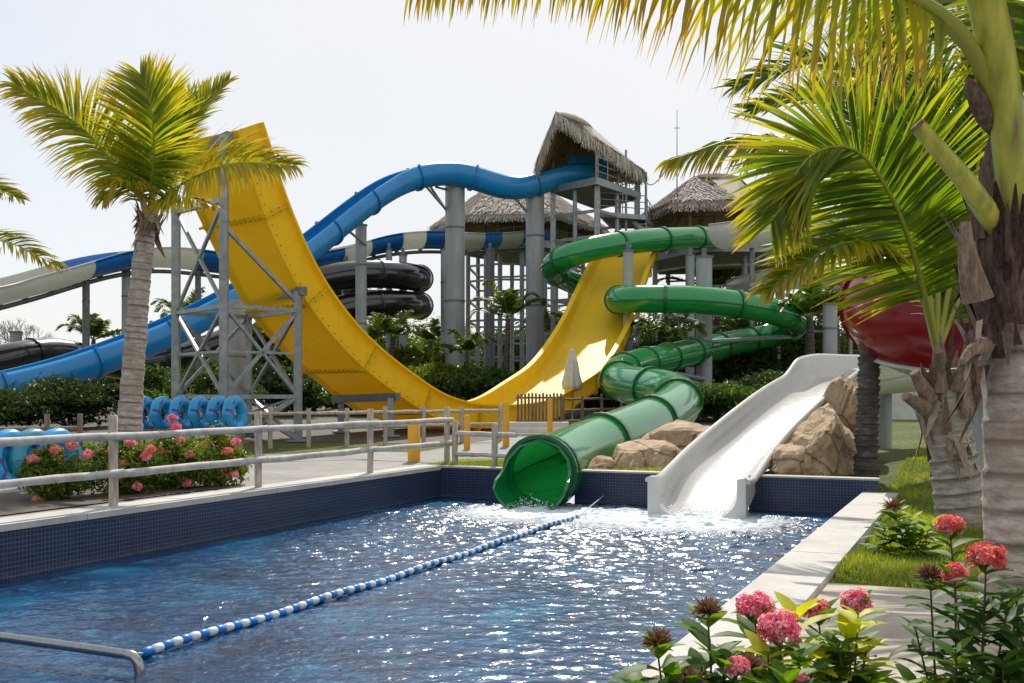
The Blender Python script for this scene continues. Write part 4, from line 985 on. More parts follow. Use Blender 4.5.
for px, Y in ((142, 27), (192, 26.2), (242, 25.3)):
    mb = MB(); mb.cyl(ground(px, Y), P(px, 431, Y), .06, n=8); part(RK, 'leg', mb, M['brownwood'])
for i, px in enumerate((146, 163, 182, 201, 219, 235)):
    c = P(px, 414, 27.2-i*.3); lab = ords[i] if i < 5 else 'rightmost'
    solo('swim_ring', ring_mb(c, (.93+random.uniform(-.05, .05), -.38, random.uniform(-.06, .1)), .27, .135, 1.15), M['ring'], f'{lab} blue swim ring in the upright row behind the flowering shrubs', 'swim ring', 'blue swim rings on racks')
for i, (px, py, Y) in enumerate(((-14, 452, 17.6), (10, 450, 17.9), (34, 449, 18.2), (58, 448, 18.5))):
    nm = ['leftmost', 'second', 'third', 'last'][i]
    solo('swim_ring', ring_mb(P(px, py+7, Y)+[0, 0, -.05], (.9, -.4, .12), .34, .155, 1.05), M['ring_teal'] if i % 2 == 0 else M['ring'], f'{nm} of the big teal and blue swim rings behind the fence at far left', 'swim ring', 'big swim rings at far left')
lr = thing('ring_rack', 'timber rail rack around the big swim rings at the far left', 'rack', ground(20, 18))
for px, Y in ((-30, 18.6), (47, 19.4), (80, 19.8)):
    b_ = ground(px, Y); part(lr, 'post', post_mb(b_, 1.05, .05), M['brownwood'])
mb = MB(); mb.cyl(ground(-30, 18.6)+[0, 0, .8], ground(80, 19.8)+[0, 0, .8], .04, n=8); part(lr, 'rail', mb, M['brownwood'])

# ------------------------------------------------------------------ palms
DENS = 1.45
def unit(v): v = np.asarray(v, float); return v/(np.linalg.norm(v)+1e-9)
def frond_mb(ctrl, nrm, L, n, w, droop, seed, rr=.03, start=.14, tone0=.45, tipy=.35, fold=.3, ang=(70, 28), taper=(.68, 1.6), asym=(1, 1)):
    n = int(n*DENS)
    g = np.random.RandomState(seed); p = catmull(ctrl, n=30); T = unit_rows(np.gradient(p, axis=0)); mb = MB()
    mb.tube(p, np.linspace(rr, rr*.15, 30), 6, 1, tone=np.full(30, .4))
    nrm = np.asarray(nrm, float)
    for i in range(n):
        t = start+(1-start)*(i+.5)/n; x = t*29; k = min(int(x), 28); f_ = x-k
        c = p[k]*(1-f_)+p[k+1]*f_; tg = unit(T[k]*(1-f_)+T[k+1]*f_); sd = unit(np.cross(tg, nrm)); nn = np.cross(sd, tg)
        q = (t-start)/(1-start); ln = L*(min(1, .55+q*1.8) if q < .25 else 1-taper[0]*((q-.25)/.75)**taper[1])
        for s_ in (0, 1):
            sg = -1 if s_ == 0 else 1; a = radians(ang[0]+(ang[1]-ang[0])*q+g.uniform(-7, 7)); l = ln*asym[s_]*g.uniform(.86, 1.08)
            d = unit(sd*sg*sin(a)+tg*cos(a)+nn*(fold+g.uniform(-.12, .12))); pos = c.copy(); pts = [pos]; ds_ = [d]
            dr = droop*g.uniform(.7, 1.3)
            for kk in range(4):
                pos = pos+d*l/4; pts.append(pos); d = unit(d+np.array([g.uniform(-.04, .04), g.uniform(-.04, .04), -dr/4])); ds_.append(d)
            wv = unit(np.cross(ds_[0], nn)*1.0+nn*g.uniform(-.7, .7)); ws_ = np.array([.5, 1, .85, .55, .04])*w*g.uniform(.8, 1.2)*.5
            V = np.array([[pts[j]-wv*ws_[j], pts[j]+wv*ws_[j]] for j in range(5)]).reshape(-1, 3)
            tb_ = tone0+g.uniform(-.16, .16)+(.25 if g.rand() < .06 else 0); tn = np.repeat(np.clip(tb_+tipy*np.array([0, .05, .2, .55, 1.0])+.12*q, 0, 1), 2)
            mb.add(V, np.array([[2*j, 2*j+1, 2*j+3, 2*j+2] for j in range(4)]), 0, tn)
    return mb
def unit_rows(A): return A/(np.linalg.norm(A, axis=1)[:, None]+1e-9)
def trunk_mb(pts, r0, r1, ringstep=.16, amp=.05, seed=0, bulge=.0, n=20):
    g = np.random.RandomState(seed); p = catmull(pts, ds=.028); L = np.concatenate([[0], np.cumsum(np.linalg.norm(np.diff(p, axis=0), axis=1))]); tt = L/L[-1]
    pos = 0; edges = [0]
    while pos < L[-1]: pos += ringstep*g.uniform(.6, 1.4); edges.append(pos)
    edges = np.array(edges); idx = np.searchsorted(edges, L, side='right')-1; ph = (L-edges[idx])/(edges[np.minimum(idx+1, len(edges)-1)]-edges[idx]+1e-6); ph = np.clip(ph, 0, 1)
    r = (r0+(r1-r0)*tt+bulge*np.exp(-(tt/.12)**2))*(1+amp*(ph-.5)); dark = np.clip((ph-.62)/.30, 0, 1)
    T, S, U = frames(p, True); a = np.arange(n)*2*pi/n
    jit = 1+.025*g.randn(len(edges)+1)[idx][:, None]+.035*np.sin(a[None, :]*3+idx[:, None]*1.7)*amp*10+.012*g.randn(len(p), n)
    R = p[:, None, :]+(r[:, None]*jit)[:, :, None]*(np.cos(a)[None, :, None]*S[:, None, :]+np.sin(a)[None, :, None]*U[:, None, :])
    mb = MB(); mb.rings(R, True, True, 0, .35+.65*dark); return mb
def fibre_mb(c, r, h, seed, n=40, flare=.3, w=.09):
    """old leaf bases and hanging fibre strips round a palm head"""
    g = np.random.RandomState(seed); mb = MB()
    for i in range(n):
        a = g.rand()*2*pi; z = g.uniform(-.5, .35)*h; out = np.array([cos(a), sin(a), 0]); tv = np.array([-sin(a), cos(a), 0])
        p0 = np.asarray(c)+out*r*g.uniform(.85, 1.02)+[0, 0, z]; up = g.rand() < .6; l = h*g.uniform(.25, .6); ww = w*g.uniform(.5, 1.2)
        d = unit(out*flare*g.uniform(.2, 1.2)+np.array([0, 0, 1 if up else -1])+tv*g.uniform(-.25, .25)); pts = [p0+d*l*k/3+out*.03*k*k/3 for k in range(4)]; ws_ = np.array([1, .9, .6, .12])*ww
        V = np.array([[pts[j]-tv*ws_[j], pts[j]+out*ws_[j]*.35, pts[j]+tv*ws_[j]] for j in range(4)]).reshape(-1, 3)
        mb.add(V, np.array([[3*j+k, 3*j+k+1, 3*j+k+4, 3*j+k+3] for j in range(3) for k in range(2)]), 0, g.rand())
    return mb

# left palm
YL = 20.5
lp = thing('palm_tree', 'coconut palm with a ringed grey trunk behind the left fence', 'palm tree', ground(129, YL))
part(lp, 'trunk', trunk_mb([ground(128, YL), P(131, 400, YL), P(137, 320, YL), P(143, 255, YL), P(149, 214, YL)], .235, .165, .15, .10, 1, .08), M['trunk'])
part(lp, 'fibre_sheath', fibre_mb(P(149, 220, YL), .17, .75, 3, 60, .35, .07), M['fibre'])
H = P(149, 210, YL)
def LF(pts, nrm, L, n, droop, seed, **k):
    ctrl = [H]+[P(a, b, YL+c) for a, b, c in pts]; part(lp, 'frond', frond_mb(ctrl, nrm, L*1.22, int(n*1.15), .052, droop, seed, .035, **dict(k, tone0=k.get('tone0', .45)+.08)), [M['palm'], M['rachis']])
LF([(125, 180, -.3), (80, 126, -.6), (14, 84, -.8)], (.2, -1, .6), 1.0, 66, 1.0, 1, tone0=.55, tipy=.4)
LF([(154, 155, -.7), (151, 108, -.9), (141, 76, -.6)], (0, -1, .25), 1.15, 64, .30, 2, tone0=.50, ang=(72, 25))
LF([(170, 150, .4), (196, 112, .8), (228, 82, 1.0)], (-.3, -.75, .5), .85, 54, .45, 3, tone0=.42)
LF([(182, 184, -.6), (232, 164, -1.2), (293, 166, -1.5)], (-.1, -.9, .7), 1.0, 58, 1.4, 4, tone0=.62)
LF([(168, 203, -.5), (190, 200, -.9), (213, 206, -1)], (0, -.3, 1), .6, 34, 1.9, 5, tone0=.62)
LF([(168, 140, 1.2), (182, 108, 1.6), (205, 92, 1.9)], (-.2, -.9, .3), .9, 50, .4, 7, tone0=.45)
LF([(132, 190, -.5), (116, 185, -.8), (104, 200, -1)], (0, -.3, 1), .7, 34, 1.6, 8, tone0=.6)
LF([(158, 170, .6), (166, 120, .9), (160, 75, 1)], (0, -1, .1), .9, 50, .35, 10, tone0=.45)
# fronds of a palm beyond the left edge
YE = 22
ep = thing('palm_tree', 'palm outside the left edge with two fronds reaching into view', 'palm tree', ground(-75, YE))
part(ep, 'trunk', trunk_mb([ground(-75, YE), P(-70, 330, YE), P(-62, 240, YE)], .24, .17, .15, .09, 4), M['trunk'])
for pts, s in (([(-62, 240, 0), (-40, 195, 0), (-10, 188, 0), (22, 200, 0)], 1), ([(-62, 240, 0), (-30, 240, 0), (10, 243, 0), (60, 268, 0)], 2), ([(-62, 240, 0), (-80, 180, 0), (-120, 150, 0)], 3), ([(-62, 240, 0), (-100, 230, 0), (-150, 250, 0)], 4)):
    part(ep, 'frond', frond_mb([P(a, b, YE+c-.2*i) for i, (a, b, c) in enumerate(pts)], (0, -.4, 1), .8, 50, .055, 1.0, 60+s, tone0=.62), [M['palm'], M['rachis']])

# middle right palm (behind the big one)
Y2 = 13.6
mp = thing('palm_tree', 'young coconut palm with shaggy trunk on the lawn left of the foreground palm', 'palm tree', ground(962, Y2))
part(mp, 'trunk', trunk_mb([ground(966, Y2), P(958, 480, Y2), P(948, 430, Y2), P(940, 370, Y2)], .34, .22, .17, .10, 7, .06), M['trunk'])
part(mp, 'fibre_sheath', fibre_mb(P(944, 400, Y2), .24, 1.1, 13, 44, .25, .08), M['fibre'])
for px, py, qx, qy, dy in ((930, 400, 914, 372, -.1), (955, 390, 968, 358, -.2), (940, 392, 938, 350, -.3), (926, 408, 905, 396, -.1)):
    mb = MB(); mb.tube(catmull([P(px, py, Y2-.2), P((px+qx)/2, (py+qy)/2, Y2-.25), P(qx, qy, Y2-.2+dy)], n=8), np.linspace(.11, .06, 8), 8); part(mp, 'leaf_base', mb, M['fibre'])
H = P(937, 352, Y2)
def MF(pts, nrm, L, n, droop, seed, base=None, **k):
    ctrl = [base if base is not None else H]+[P(a, b, Y2+c) for a, b, c in pts]; part(mp, 'frond', frond_mb(ctrl, nrm, L, n, k.pop('w', .058), droop, seed, .045, **k), [M['palm'], M['rachis']])
MF([(918, 270, -.8), (893, 200, -1.3), (855, 150, -1.6), (808, 158, -1.75), (772, 222, -1.75)], (-.25, -1, .05), 1.6, 118, .32, 21, w=.054, tone0=.46, start=.2, ang=(78, 30), fold=.05, asym=(1.0, 1.0))
MF([(918, 290, -.5), (875, 248, -1.0), (830, 248, -1.3), (766, 292, -1.5)], (0, -.5, 1), .85, 56, .9, 22, tone0=.55, start=.42)
MF([(915, 240, .5), (850, 170, 1.0), (760, 136, 1.3), (670, 160, 1.5)], (0, -.55, .9), 1.15, 80, 1.5, 23, tone0=.56, start=.3, tipy=.5, fold=-.15)
MF([(935, 220, .6), (905, 120, 1.2), (830, 60, 1.6), (735, 88, 1.8)], (.1, -.8, .8), 1.15, 80, .6, 24, tone0=.30, start=.3)
MF([(945, 240, .8), (950, 150, 1.5), (925, 70, 2.0), (860, 30, 2.4)], (0, -1, .3), 1.2, 70, .4, 25, tone0=.25, start=.25)
MF([(955, 260, .4), (975, 180, .7), (985, 100, .9), (970, 40, 1.0)], (0, -1, .1), 1.1, 66, .4, 26, tone0=.25, start=.25)
MF([(930, 240, 1.2), (890, 150, 2.0), (820, 100, 2.6), (750, 110, 3)], (0, -.8, .7), 1.1, 70, .6, 27, tone0=.30, start=.25)
MF([(965, 290, .3), (1010, 230, .6), (1060, 220, .8)], (0, -.5, 1), .9, 50, .9, 28, tone0=.4)

# foreground palm
Y3 = 6.7
fpalm = thing('palm_tree', 'large foreground coconut palm with pale ringed trunk at the right edge', 'palm tree', ground(1026, Y3))
part(fpalm, 'trunk', trunk_mb([ground(1022, Y3)-[0, 0, .05], P(1022, 560, Y3), P(1022, 450, Y3), P(1021, 330, Y3), P(1020, 250, Y3)], .235, .205, .19, .05, 17, .05, 30), M['trunk'])
part(fpalm, 'fibre_sheath', (lambda m_: (m_.tube([P(1021, 330, Y3), P(1021, 300, Y3), P(1020, 240, Y3), P(1014, 170, Y3), P(1014, 120, Y3)], [.20, .25, .25, .20, .12], 22), m_)[1])(fibre_mb(P(1018, 290, Y3), .25, 1.0, 23, 90, .22, .07)), M['fibre_dark'])
def petiole(pts, r0, r1, mat='petiole', name='petiole', label=None):
    mb = MB(); pth = catmull([P(*q) for q in pts], n=26); mb.tube(pth, np.linspace(r0, r1, 26), 12); return part(fpalm, name, mb, M[mat], label)
petiole([(1018, 230, 6.55), (1012, 160, 6.5), (1003, 90, 6.45), (988, 10, 6.35), (966, -80, 6.2)], .105, .10)
petiole([(1006, 236, 6.75), (990, 216, 6.52), (966, 182, 6.4), (944, 156, 6.35), (918, 126, 6.3)], .078, .046, name='cut_petiole', label='sawn-off leaf stalk')
mb = MB(); mb.cyl(P(919, 127, 6.3), P(916, 124, 6.3), .048, .042, n=12); part(fpalm, 'stub_end', mb, M['fibre'])
petiole([(978, 300, 6.42), (970, 268, 6.4), (966, 240, 6.38), (966, 222, 6.38)], .09, .03, 'fibre', 'leaf_base')
petiole([(984, 345, 6.4), (972, 350, 6.35), (962, 362, 6.3)], .05, .02, 'fibre', 'leaf_base')
mb = MB(); g_ = np.random.RandomState(5)
for i in range(14):
    a_ = P(975+g_.uniform(-8, 14), 330+g_.uniform(-10, 50), 6.42); d_ = np.array([g_.uniform(-.1, .02), -.05, -g_.uniform(.08, .25)]); tv = np.array([.02, 0, .008])
    mb.add([a_-tv, a_+tv, a_+d_*.6+tv*.8, a_+d_*.6-tv*.8, a_+d_], [[0, 1, 2, 3], [3, 2, 4]], tone=g_.rand())
part(fpalm, 'torn_fibre', mb, M['fibre'])
# brown spathes near the crown
for q in ([(985, 110, 6.6), (1000, 60, 6.6), (1012, 20, 6.6)], [(968, 78, 6.45), (976, 96, 6.45), (990, 124, 6.5), (1004, 142, 6.55)]):
    mb = MB(); pth = catmull([P(*x) for x in q], n=10); mb.tube(pth, [.012, .035, .05, .058, .06, .058, .05, .04, .03, .015], 10); part(fpalm, 'spathe', mb, M['fibre_dark'])
def FF(pts, nrm, L, n, droop, seed, **k):
    part(fpalm, 'frond', frond_mb([P(*q) for q in pts], nrm, L, n, k.pop('w', .05), droop, seed, k.pop('rr', .06), **k), [M['palm'], M['rachis']])
FF([(1005, 150, 6.55), (978, 60, 6.4), (930, 8, 6.2), (850, -22, 5.9), (740, -50, 5.7), (620, -62, 5.6), (500, -48, 5.5), (415, -25, 5.4)], (0, -.25, 1), 1.0, 74, 1.9, 31, tone0=.70, start=.22, tipy=.3, fold=-.9, ang=(60, 38), w=.034, taper=(.74, .75))
FF([(968, -80, 6.2), (940, -200, 5.9), (880, -300, 5.4), (780, -350, 4.8)], (0, -.4, 1), .9, 60, .8, 32, tone0=.5, start=.05)
FF([(1010, 140, 6.6), (1000, 40, 7.2), (960, -30, 7.8), (880, -70, 8.3), (780, -40, 8.7)], (0, -.3, 1), 1.3, 90, 1.7, 33, tone0=.56, start=.3, fold=-.4)
FF([(1020, 140, 6.6), (1060, 20, 6.6), (1120, -60, 6.6), (1220, -80, 6.6)], (0, -.3, 1), .9, 60, 1.2, 34, tone0=.5)
# dark trunk palm
dp = thing('palm_tree', 'dark rough palm trunk standing at the right end of the tiled back wall', 'palm tree', ground(866, 19.6))
part(dp, 'trunk', trunk_mb([ground(866, 19.6), P(867, 430, 19.6), P(869, 370, 19.6), P(872, 300, 19.6), P(876, 215, 19.6)], .205, .16, .09, .22, 27), M['trunk_dark'])
for s, pts in enumerate(([(876, 215, 0), (850, 160, .4), (800, 140, .8), (745, 165, 1)], [(876, 215, 0), (900, 150, .5), (950, 120, 1), (1000, 150, 1.4)], [(876, 215, 0), (870, 140, 1), (850, 90, 1.6), (820, 70, 2)], [(876, 215, 0), (890, 130, 1), (910, 90, 1.6), (930, 85, 2.)])):
    part(dp, 'frond', frond_mb([P(a_, b__, 19.6+c_) for a_, b__, c_ in pts], (0, -.4, 1), 1.0, 56, .06, .9, 70+s, tone0=.35), [M['palm'], M['rachis']])

# background palms from one prototype
def make_palm(hgt, seed, lab, loc, nf=11, L=2.6):
    g = np.random.RandomState(seed); loc = np.asarray(loc, float); r = thing('palm_tree', lab, 'palm tree', loc, 'small palms among the slides')
    top = loc+[.1, 0, hgt]; part(r, 'trunk', trunk_mb([loc, loc+[.05, .0, hgt*.5], top], .2, .13, .2, .1, seed, n=10), M['trunk_dark'])
    for i in range(nf):
        a = 2*pi*i/nf+g.uniform(-.2, .2); el = g.uniform(.25, 1.25); d = np.array([cos(a)*cos(el), sin(a)*cos(el), sin(el)]); l = L*g.uniform(.8, 1.1)
        c = [top, top+d*l*.4, top+d*l*.75+[0, 0, -.06*l], top+d*l+[0, 0, -.30*l]]; part(r, 'frond', frond_mb(c, (0, -.2, 1) if el < .9 else (-cos(a), -sin(a), .3), .75, 30, .09, .8, seed*10+i, .03, tone0=.45), [M['palm_dark'], M['rachis']])
    return r
gA = ground(391, 62); pA_ = make_palm(3.6, 41, 'small green palm standing in front of the black tube bends', gA)
pB_ = make_palm(4.6, 43, 'small palm between the two thick columns, left of the yellow chute', ground(506, 60), 10, 3.0)
for src, px, Y, rz, s, lab in ((pA_, 92, 60, 1.0, .95, 'yellowish palm behind the blue flume, left of the left palm trunk'), (pB_, 188, 66, 2.1, 1.0, 'palm glimpsed through the yellow wall scaffold'), (pB_, 716, 74, .7, 1.55, 'tall palm under the platform at the head of the green tube'), (pA_, 345, 72, 2.6, 1.7, 'palm rising left of the blue flume column above the yellow wall'), (pA_, 812, 52, 3.6, 1.2, 'palm right of the green coil, beneath the large fronds'), (pB_, 432, 74, 4.0, .8, 'low palm between the black bends and the thick hump column')):
    clone(src, ground(px, Y), rz, s, lab)
for src, px, Y, rz, s, lab in ((pA_, 300, 50, .4, .62, 'low palm under the middle of the yellow wall'), (pB_, 372, 60, 1.9, .72, 'small palm between the slim blue-flume column and the black bends'), (pA_, 468, 57, 2.9, .74, 'small bushy palm at the right of the thick hump column base'), (pB_, 552, 66, .2, .85, 'palm behind the yellow chute, right of the second thick column'), (pA_, 668, 50, 5.0, .9, 'palm between the yellow chute and the stout green-tube column'), (pB_, 745, 64, 1.2, .8, 'palm in front of the big dark tree, behind the green coils'), (pA_, 838, 58, 2.2, 1.2, 'palm above the top end of the white slide'), (pB_, 250, 58, 3.1, .72, 'palm right behind the short round column of the yellow wall')):
    clone(src, ground(px, Y), rz, s, lab)

# ------------------------------------------------------------------ shrubs and trees
def leaves_mb(C, Rd, nl, size, seed, lobes=10, tone0=.45, flat=.8, mb=None):
    g = np.random.RandomState(seed); mb = mb or MB(); C = np.asarray(C, float); Rd = np.asarray(Rd, float)
    lc = g.randn(lobes, 3); lc = unit_rows(lc)*(g.rand(lobes, 1)**.5)*.72; lr = g.uniform(.2, .52, lobes)
    lt = g.uniform(-.14, .14, lobes); k = g.randint(0, lobes, nl); dirs = unit_rows(g.randn(nl, 3)); rad = lr[k]*(g.rand(nl)**.35)*g.uniform(.7, 1.32, nl)
    pos = C+(lc[k]+dirs*rad[:, None])*Rd
    nr = unit_rows(dirs*.7+np.array([0, -.1, .55])+g.randn(nl, 3)*.45); ax = unit_rows(np.cross(nr, g.randn(nl, 3))); sd = np.cross(ax, nr)
    l = size*g.uniform(.6, 1.3, nl)[:, None]; w_ = l*.42*flat
    V = np.stack([pos-ax*l*.5, pos-sd*w_*.5+nr*l*.07, pos+ax*l*.5-nr*l*.1, pos+sd*w_*.5+nr*l*.07], 1).reshape(-1, 3)
    f = np.arange(nl*4).reshape(-1, 4); t = np.repeat(np.clip(tone0+lt[k]+g.randn(nl)*.13, 0, 1), 4); mb.add(V, f, 0, t, False); return mb
def stems_mb(base, C, Rd, seed, n=7, r=.06):
    g = np.random.RandomState(seed); mb = MB(); base = np.asarray(base, float)
    for i in range(n):
        e_ = np.asarray(C)+unit(g.randn(3))*np.asarray(Rd)*.6; m_ = base*.5+e_*.5+g.randn(3)*.08*np.asarray(Rd); mb.tube(catmull([base, m_, e_], n=8), np.linspace(r, r*.25, 8), 6)
    return mb
def bush(name, label, px, Y, wpx, py_top, mat, nl, size, seed, cat='shrub', depth=None, lobes=12, tone0=.45, group=None, dz=0):
    b_ = ground(px, Y); top = P(px, py_top, Y)[2]; h = top-b_[2]; rx = wpx/F*Y/2; C = b_+[0, 0, h*.54]; Rd = (rx, depth or max(rx*.8, 1.2), h*.52)
    r = thing(name, label, cat, b_, group)
    part(r, 'crown' if cat == 'tree' else 'foliage', leaves_mb(C, Rd, nl, size, seed, lobes, tone0), M[mat]); part(r, 'trunk' if cat == 'tree' else 'stems', stems_mb(b_, C, Rd, seed, 7, .1 if cat == 'tree' else .04), M['stem']); return r
GB = 'greenery behind the slides'
bg_ = [
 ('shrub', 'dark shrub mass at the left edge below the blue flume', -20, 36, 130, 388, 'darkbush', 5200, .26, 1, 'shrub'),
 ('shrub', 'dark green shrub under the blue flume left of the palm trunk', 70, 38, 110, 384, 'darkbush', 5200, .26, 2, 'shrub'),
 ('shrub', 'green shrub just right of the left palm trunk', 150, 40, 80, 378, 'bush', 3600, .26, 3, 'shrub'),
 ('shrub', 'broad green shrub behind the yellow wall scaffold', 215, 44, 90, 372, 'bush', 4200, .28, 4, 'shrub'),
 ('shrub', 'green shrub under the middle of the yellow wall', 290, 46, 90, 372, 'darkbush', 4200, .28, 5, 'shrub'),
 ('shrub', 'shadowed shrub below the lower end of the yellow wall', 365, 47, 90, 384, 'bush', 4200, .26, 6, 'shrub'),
 ('tree', 'leafy tree behind the small palm at the black bends', 350, 78, 90, 338, 'bush', 3600, .45, 7, 'tree'),
 ('shrub', 'bright yellow-green shrub left of the thick hump column', 420, 64, 70, 352, 'yellowbush', 2600, .55, 8, 'shrub'),
 ('shrub', 'green shrub at the foot of the thick hump column', 440, 58, 90, 372, 'yellowbush', 3400, .34, 9, 'shrub'),
 ('tree', 'leafy tree behind the steel lattice between the thick columns', 498, 92, 90, 344, 'bush', 3400, .5, 10, 'tree'),
 ('shrub', 'dark shrub between the two thick columns', 490, 56, 80, 372, 'bush', 3600, .34, 11, 'shrub'),
 ('shrub', 'green shrub beside the second thick column', 535, 58, 60, 366, 'bush', 2600, .34, 12, 'shrub'),
 ('tree', 'tree behind the yellow chute seen below the tower landing', 570, 96, 90, 335, 'bush', 3000, .5, 13, 'tree'),
 ('tree', 'dark tree between the yellow chute and the stout column', 665, 62, 85, 330, 'darkbush', 4200, .36, 14, 'tree'),
 ('tree', 'big dark tree behind the green coils right of the stout column', 742, 60, 120, 338, 'darkbush', 7000, .36, 15, 'tree'),
 ('tree', 'bright leafy tree right of the green coil', 800, 62, 90, 328, 'yellowbush', 4200, .4, 16, 'tree'),
 ('shrub', 'low dark shrub beneath the lowest green bend', 715, 42, 130, 394, 'bush', 4600, .24, 17, 'shrub'),
 ('shrub', 'dark shrub behind the white slide', 790, 44, 110, 374, 'darkbush', 4600, .26, 18, 'shrub'),
 ('tree', 'tree beyond the pale wall at the right', 880, 66, 120, 330, 'bush', 4200, .42, 19, 'tree'),
 ('tree', 'tree beyond the right edge of the pale wall', 985, 60, 130, 335, 'darkbush', 4200, .42, 20, 'tree'),
 ('tree', 'tree under the platform at the head of the green tube', 700, 84, 130, 300, 'bush', 4200, .5, 22, 'tree'),
 ('tree', 'far tree left of the yellow wall, behind the blue flume', 190, 84, 130, 352, 'bush', 3600, .5, 23, 'tree'),
 ('tree', 'far dark tree at the left below the leafless one', 70, 84, 170, 362, 'darkbush', 4200, .5, 24, 'tree'),
 ('tree', 'far tree glimpsed between scaffold and black tubes', 290, 86, 100, 355, 'darkbush', 3200, .5, 25, 'tree'),
 ('shrub', 'small shrub behind the palisade under the yellow chute', 610, 46, 60, 388, 'darkbush', 2200, .24, 26, 'shrub'),
]
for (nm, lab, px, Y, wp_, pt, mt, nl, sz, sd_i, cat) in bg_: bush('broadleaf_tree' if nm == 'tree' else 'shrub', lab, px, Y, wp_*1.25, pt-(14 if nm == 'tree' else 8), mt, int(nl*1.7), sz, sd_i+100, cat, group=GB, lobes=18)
far_ = ['behind the bare tree at the far left edge', 'far left, below the first white slide section', 'between the left palm trunk and the scaffold', 'behind the yellow wall scaffold', 'behind the lower yellow wall', 'behind the black tube bends', 'left of the thick hump column', 'between the two thick columns', 'behind the second thick column', 'behind the yellow chute', 'between the yellow chute and the stout column', 'behind the middle green coil', 'right of the stout column', 'right of the green coils']
for i, t_ in enumerate(far_): bush('broadleaf_tree', 'far green tree in the tree line, '+t_, -20+64*i, 100+7*((i*5) % 3), 135, [364, 360, 348, 340, 334, 322, 316, 314, 318, 316, 310, 308, 312, 316][i]+4*((i*7) % 3), ['bush', 'yellowbush', 'darkbush'][i % 3], 5200, .62, 300+i, 'tree', group=GB, lobes=20)
# leafless tree
lt_ = thing('bare_tree', 'leafless pale tree at the left edge above the black tube', 'tree', ground(20, 80))
g_ = np.random.RandomState(9); mb = MB(); b_ = ground(20, 80); mb.tube([b_, b_+[0, 0, 2.6]], [.2, .14], 8); part(lt_, 'trunk', mb, M['twig'])
mb = MB()
def tw_(p, d, l, r, k):
    e_ = p+d*l; mb.tube([p, e_], [r, r*.7], 4, cap=False)
    if k > 0:
        for _ in range(3): tw_(e_, unit(d+g_.randn(3)*.5+[0, 0, .15]), l*.72, r*.62, k-1)
for _ in range(5): tw_(b_+[0, 0, 2.4], unit(g_.randn(3)*[.7, .7, .2]+[0, 0, .8]), 1.25, .07, 4)
part(lt_, 'branches', mb, M['twig'])

# right lawn: pale wall with white picket fence
bw = thing('boundary_wall', 'low pale wall with white pickets on top beyond the lawn', 'wall', ground(960, 44))
a_, b__ = ground(855, 44), ground(1100, 42); mb = MB(); mb.beam(a_+[0, 0, .55], b__+[0, 0, .55], .25, 1.3); part(bw, 'base_wall', mb, M['wallwhite'])
mb = MB(); top_ = 1.25
for i in range(70):
    p_ = a_+(b__-a_)*i/69; mb.box(p_+[0, 0, top_+.42], (.07, .05, .9))
part(bw, 'pickets', mb, M['white']); mb = MB(); mb.beam(a_+[0, 0, top_+.75], b__+[0, 0, top_+.75], .05, .07); mb.beam(a_+[0, -.0, top_+.15], b__+[0, 0, top_+.15], .05, .07); part(bw, 'rails', mb, M['white'])
# grass
def grass(name, regions, seed):
    g = np.random.RandomState(seed); mb = MB()
    for (u0, u1, v0, v1, n, h0, h1) in regions:
        u = g.uniform(u0, u1, n); v = g.uniform(v0, v1, n)
        cl = np.sin(u*3.1+v*2.3)+np.sin(v*4.1-u*1.9)+g.randn(n)*.8
        x = C0[0]+u*E0[0]+v*D0[0]; y = C0[1]+u*E0[1]+v*D0[1]; z = gz(x, y)-.004; hh = g.uniform(h0, h1, n)*(1+.25*np.clip(cl, -1, 2)); a = g.rand(n)*2*pi; w__ = .006+.006*g.rand(n)
        dx, dy = np.cos(a), np.sin(a); lx, ly = g.randn(n)*.4*hh, g.randn(n)*.4*hh
        V = np.stack([np.stack([x-dx*w__, y-dy*w__, z], 1), np.stack([x+dx*w__, y+dy*w__, z], 1), np.stack([x+lx, y+ly, z+hh], 1)], 1).reshape(-1, 3)
        mb.add(V, np.arange(n*3).reshape(-1, 3), 0, np.repeat(np.clip(.5+.13*cl+.1*g.randn(n), 0, 1), 3), False)
    o = solo(name, mb, M['grass'], kind='stuff'); return o
o = grass('grass', [(8.34, 12.5, -8.8, -2, 42000, .03, .075), (8.1, 14, -2, 10, 46000, .03, .08), (-.6, 1.4, .3, 2.6, 4500, .03, .07), (2.78, 4.4, .3, 2.6, 3500, .03, .07)], 3); o['label'] = 'short sunlit lawn grass beside the pool'; o['category'] = 'grass'

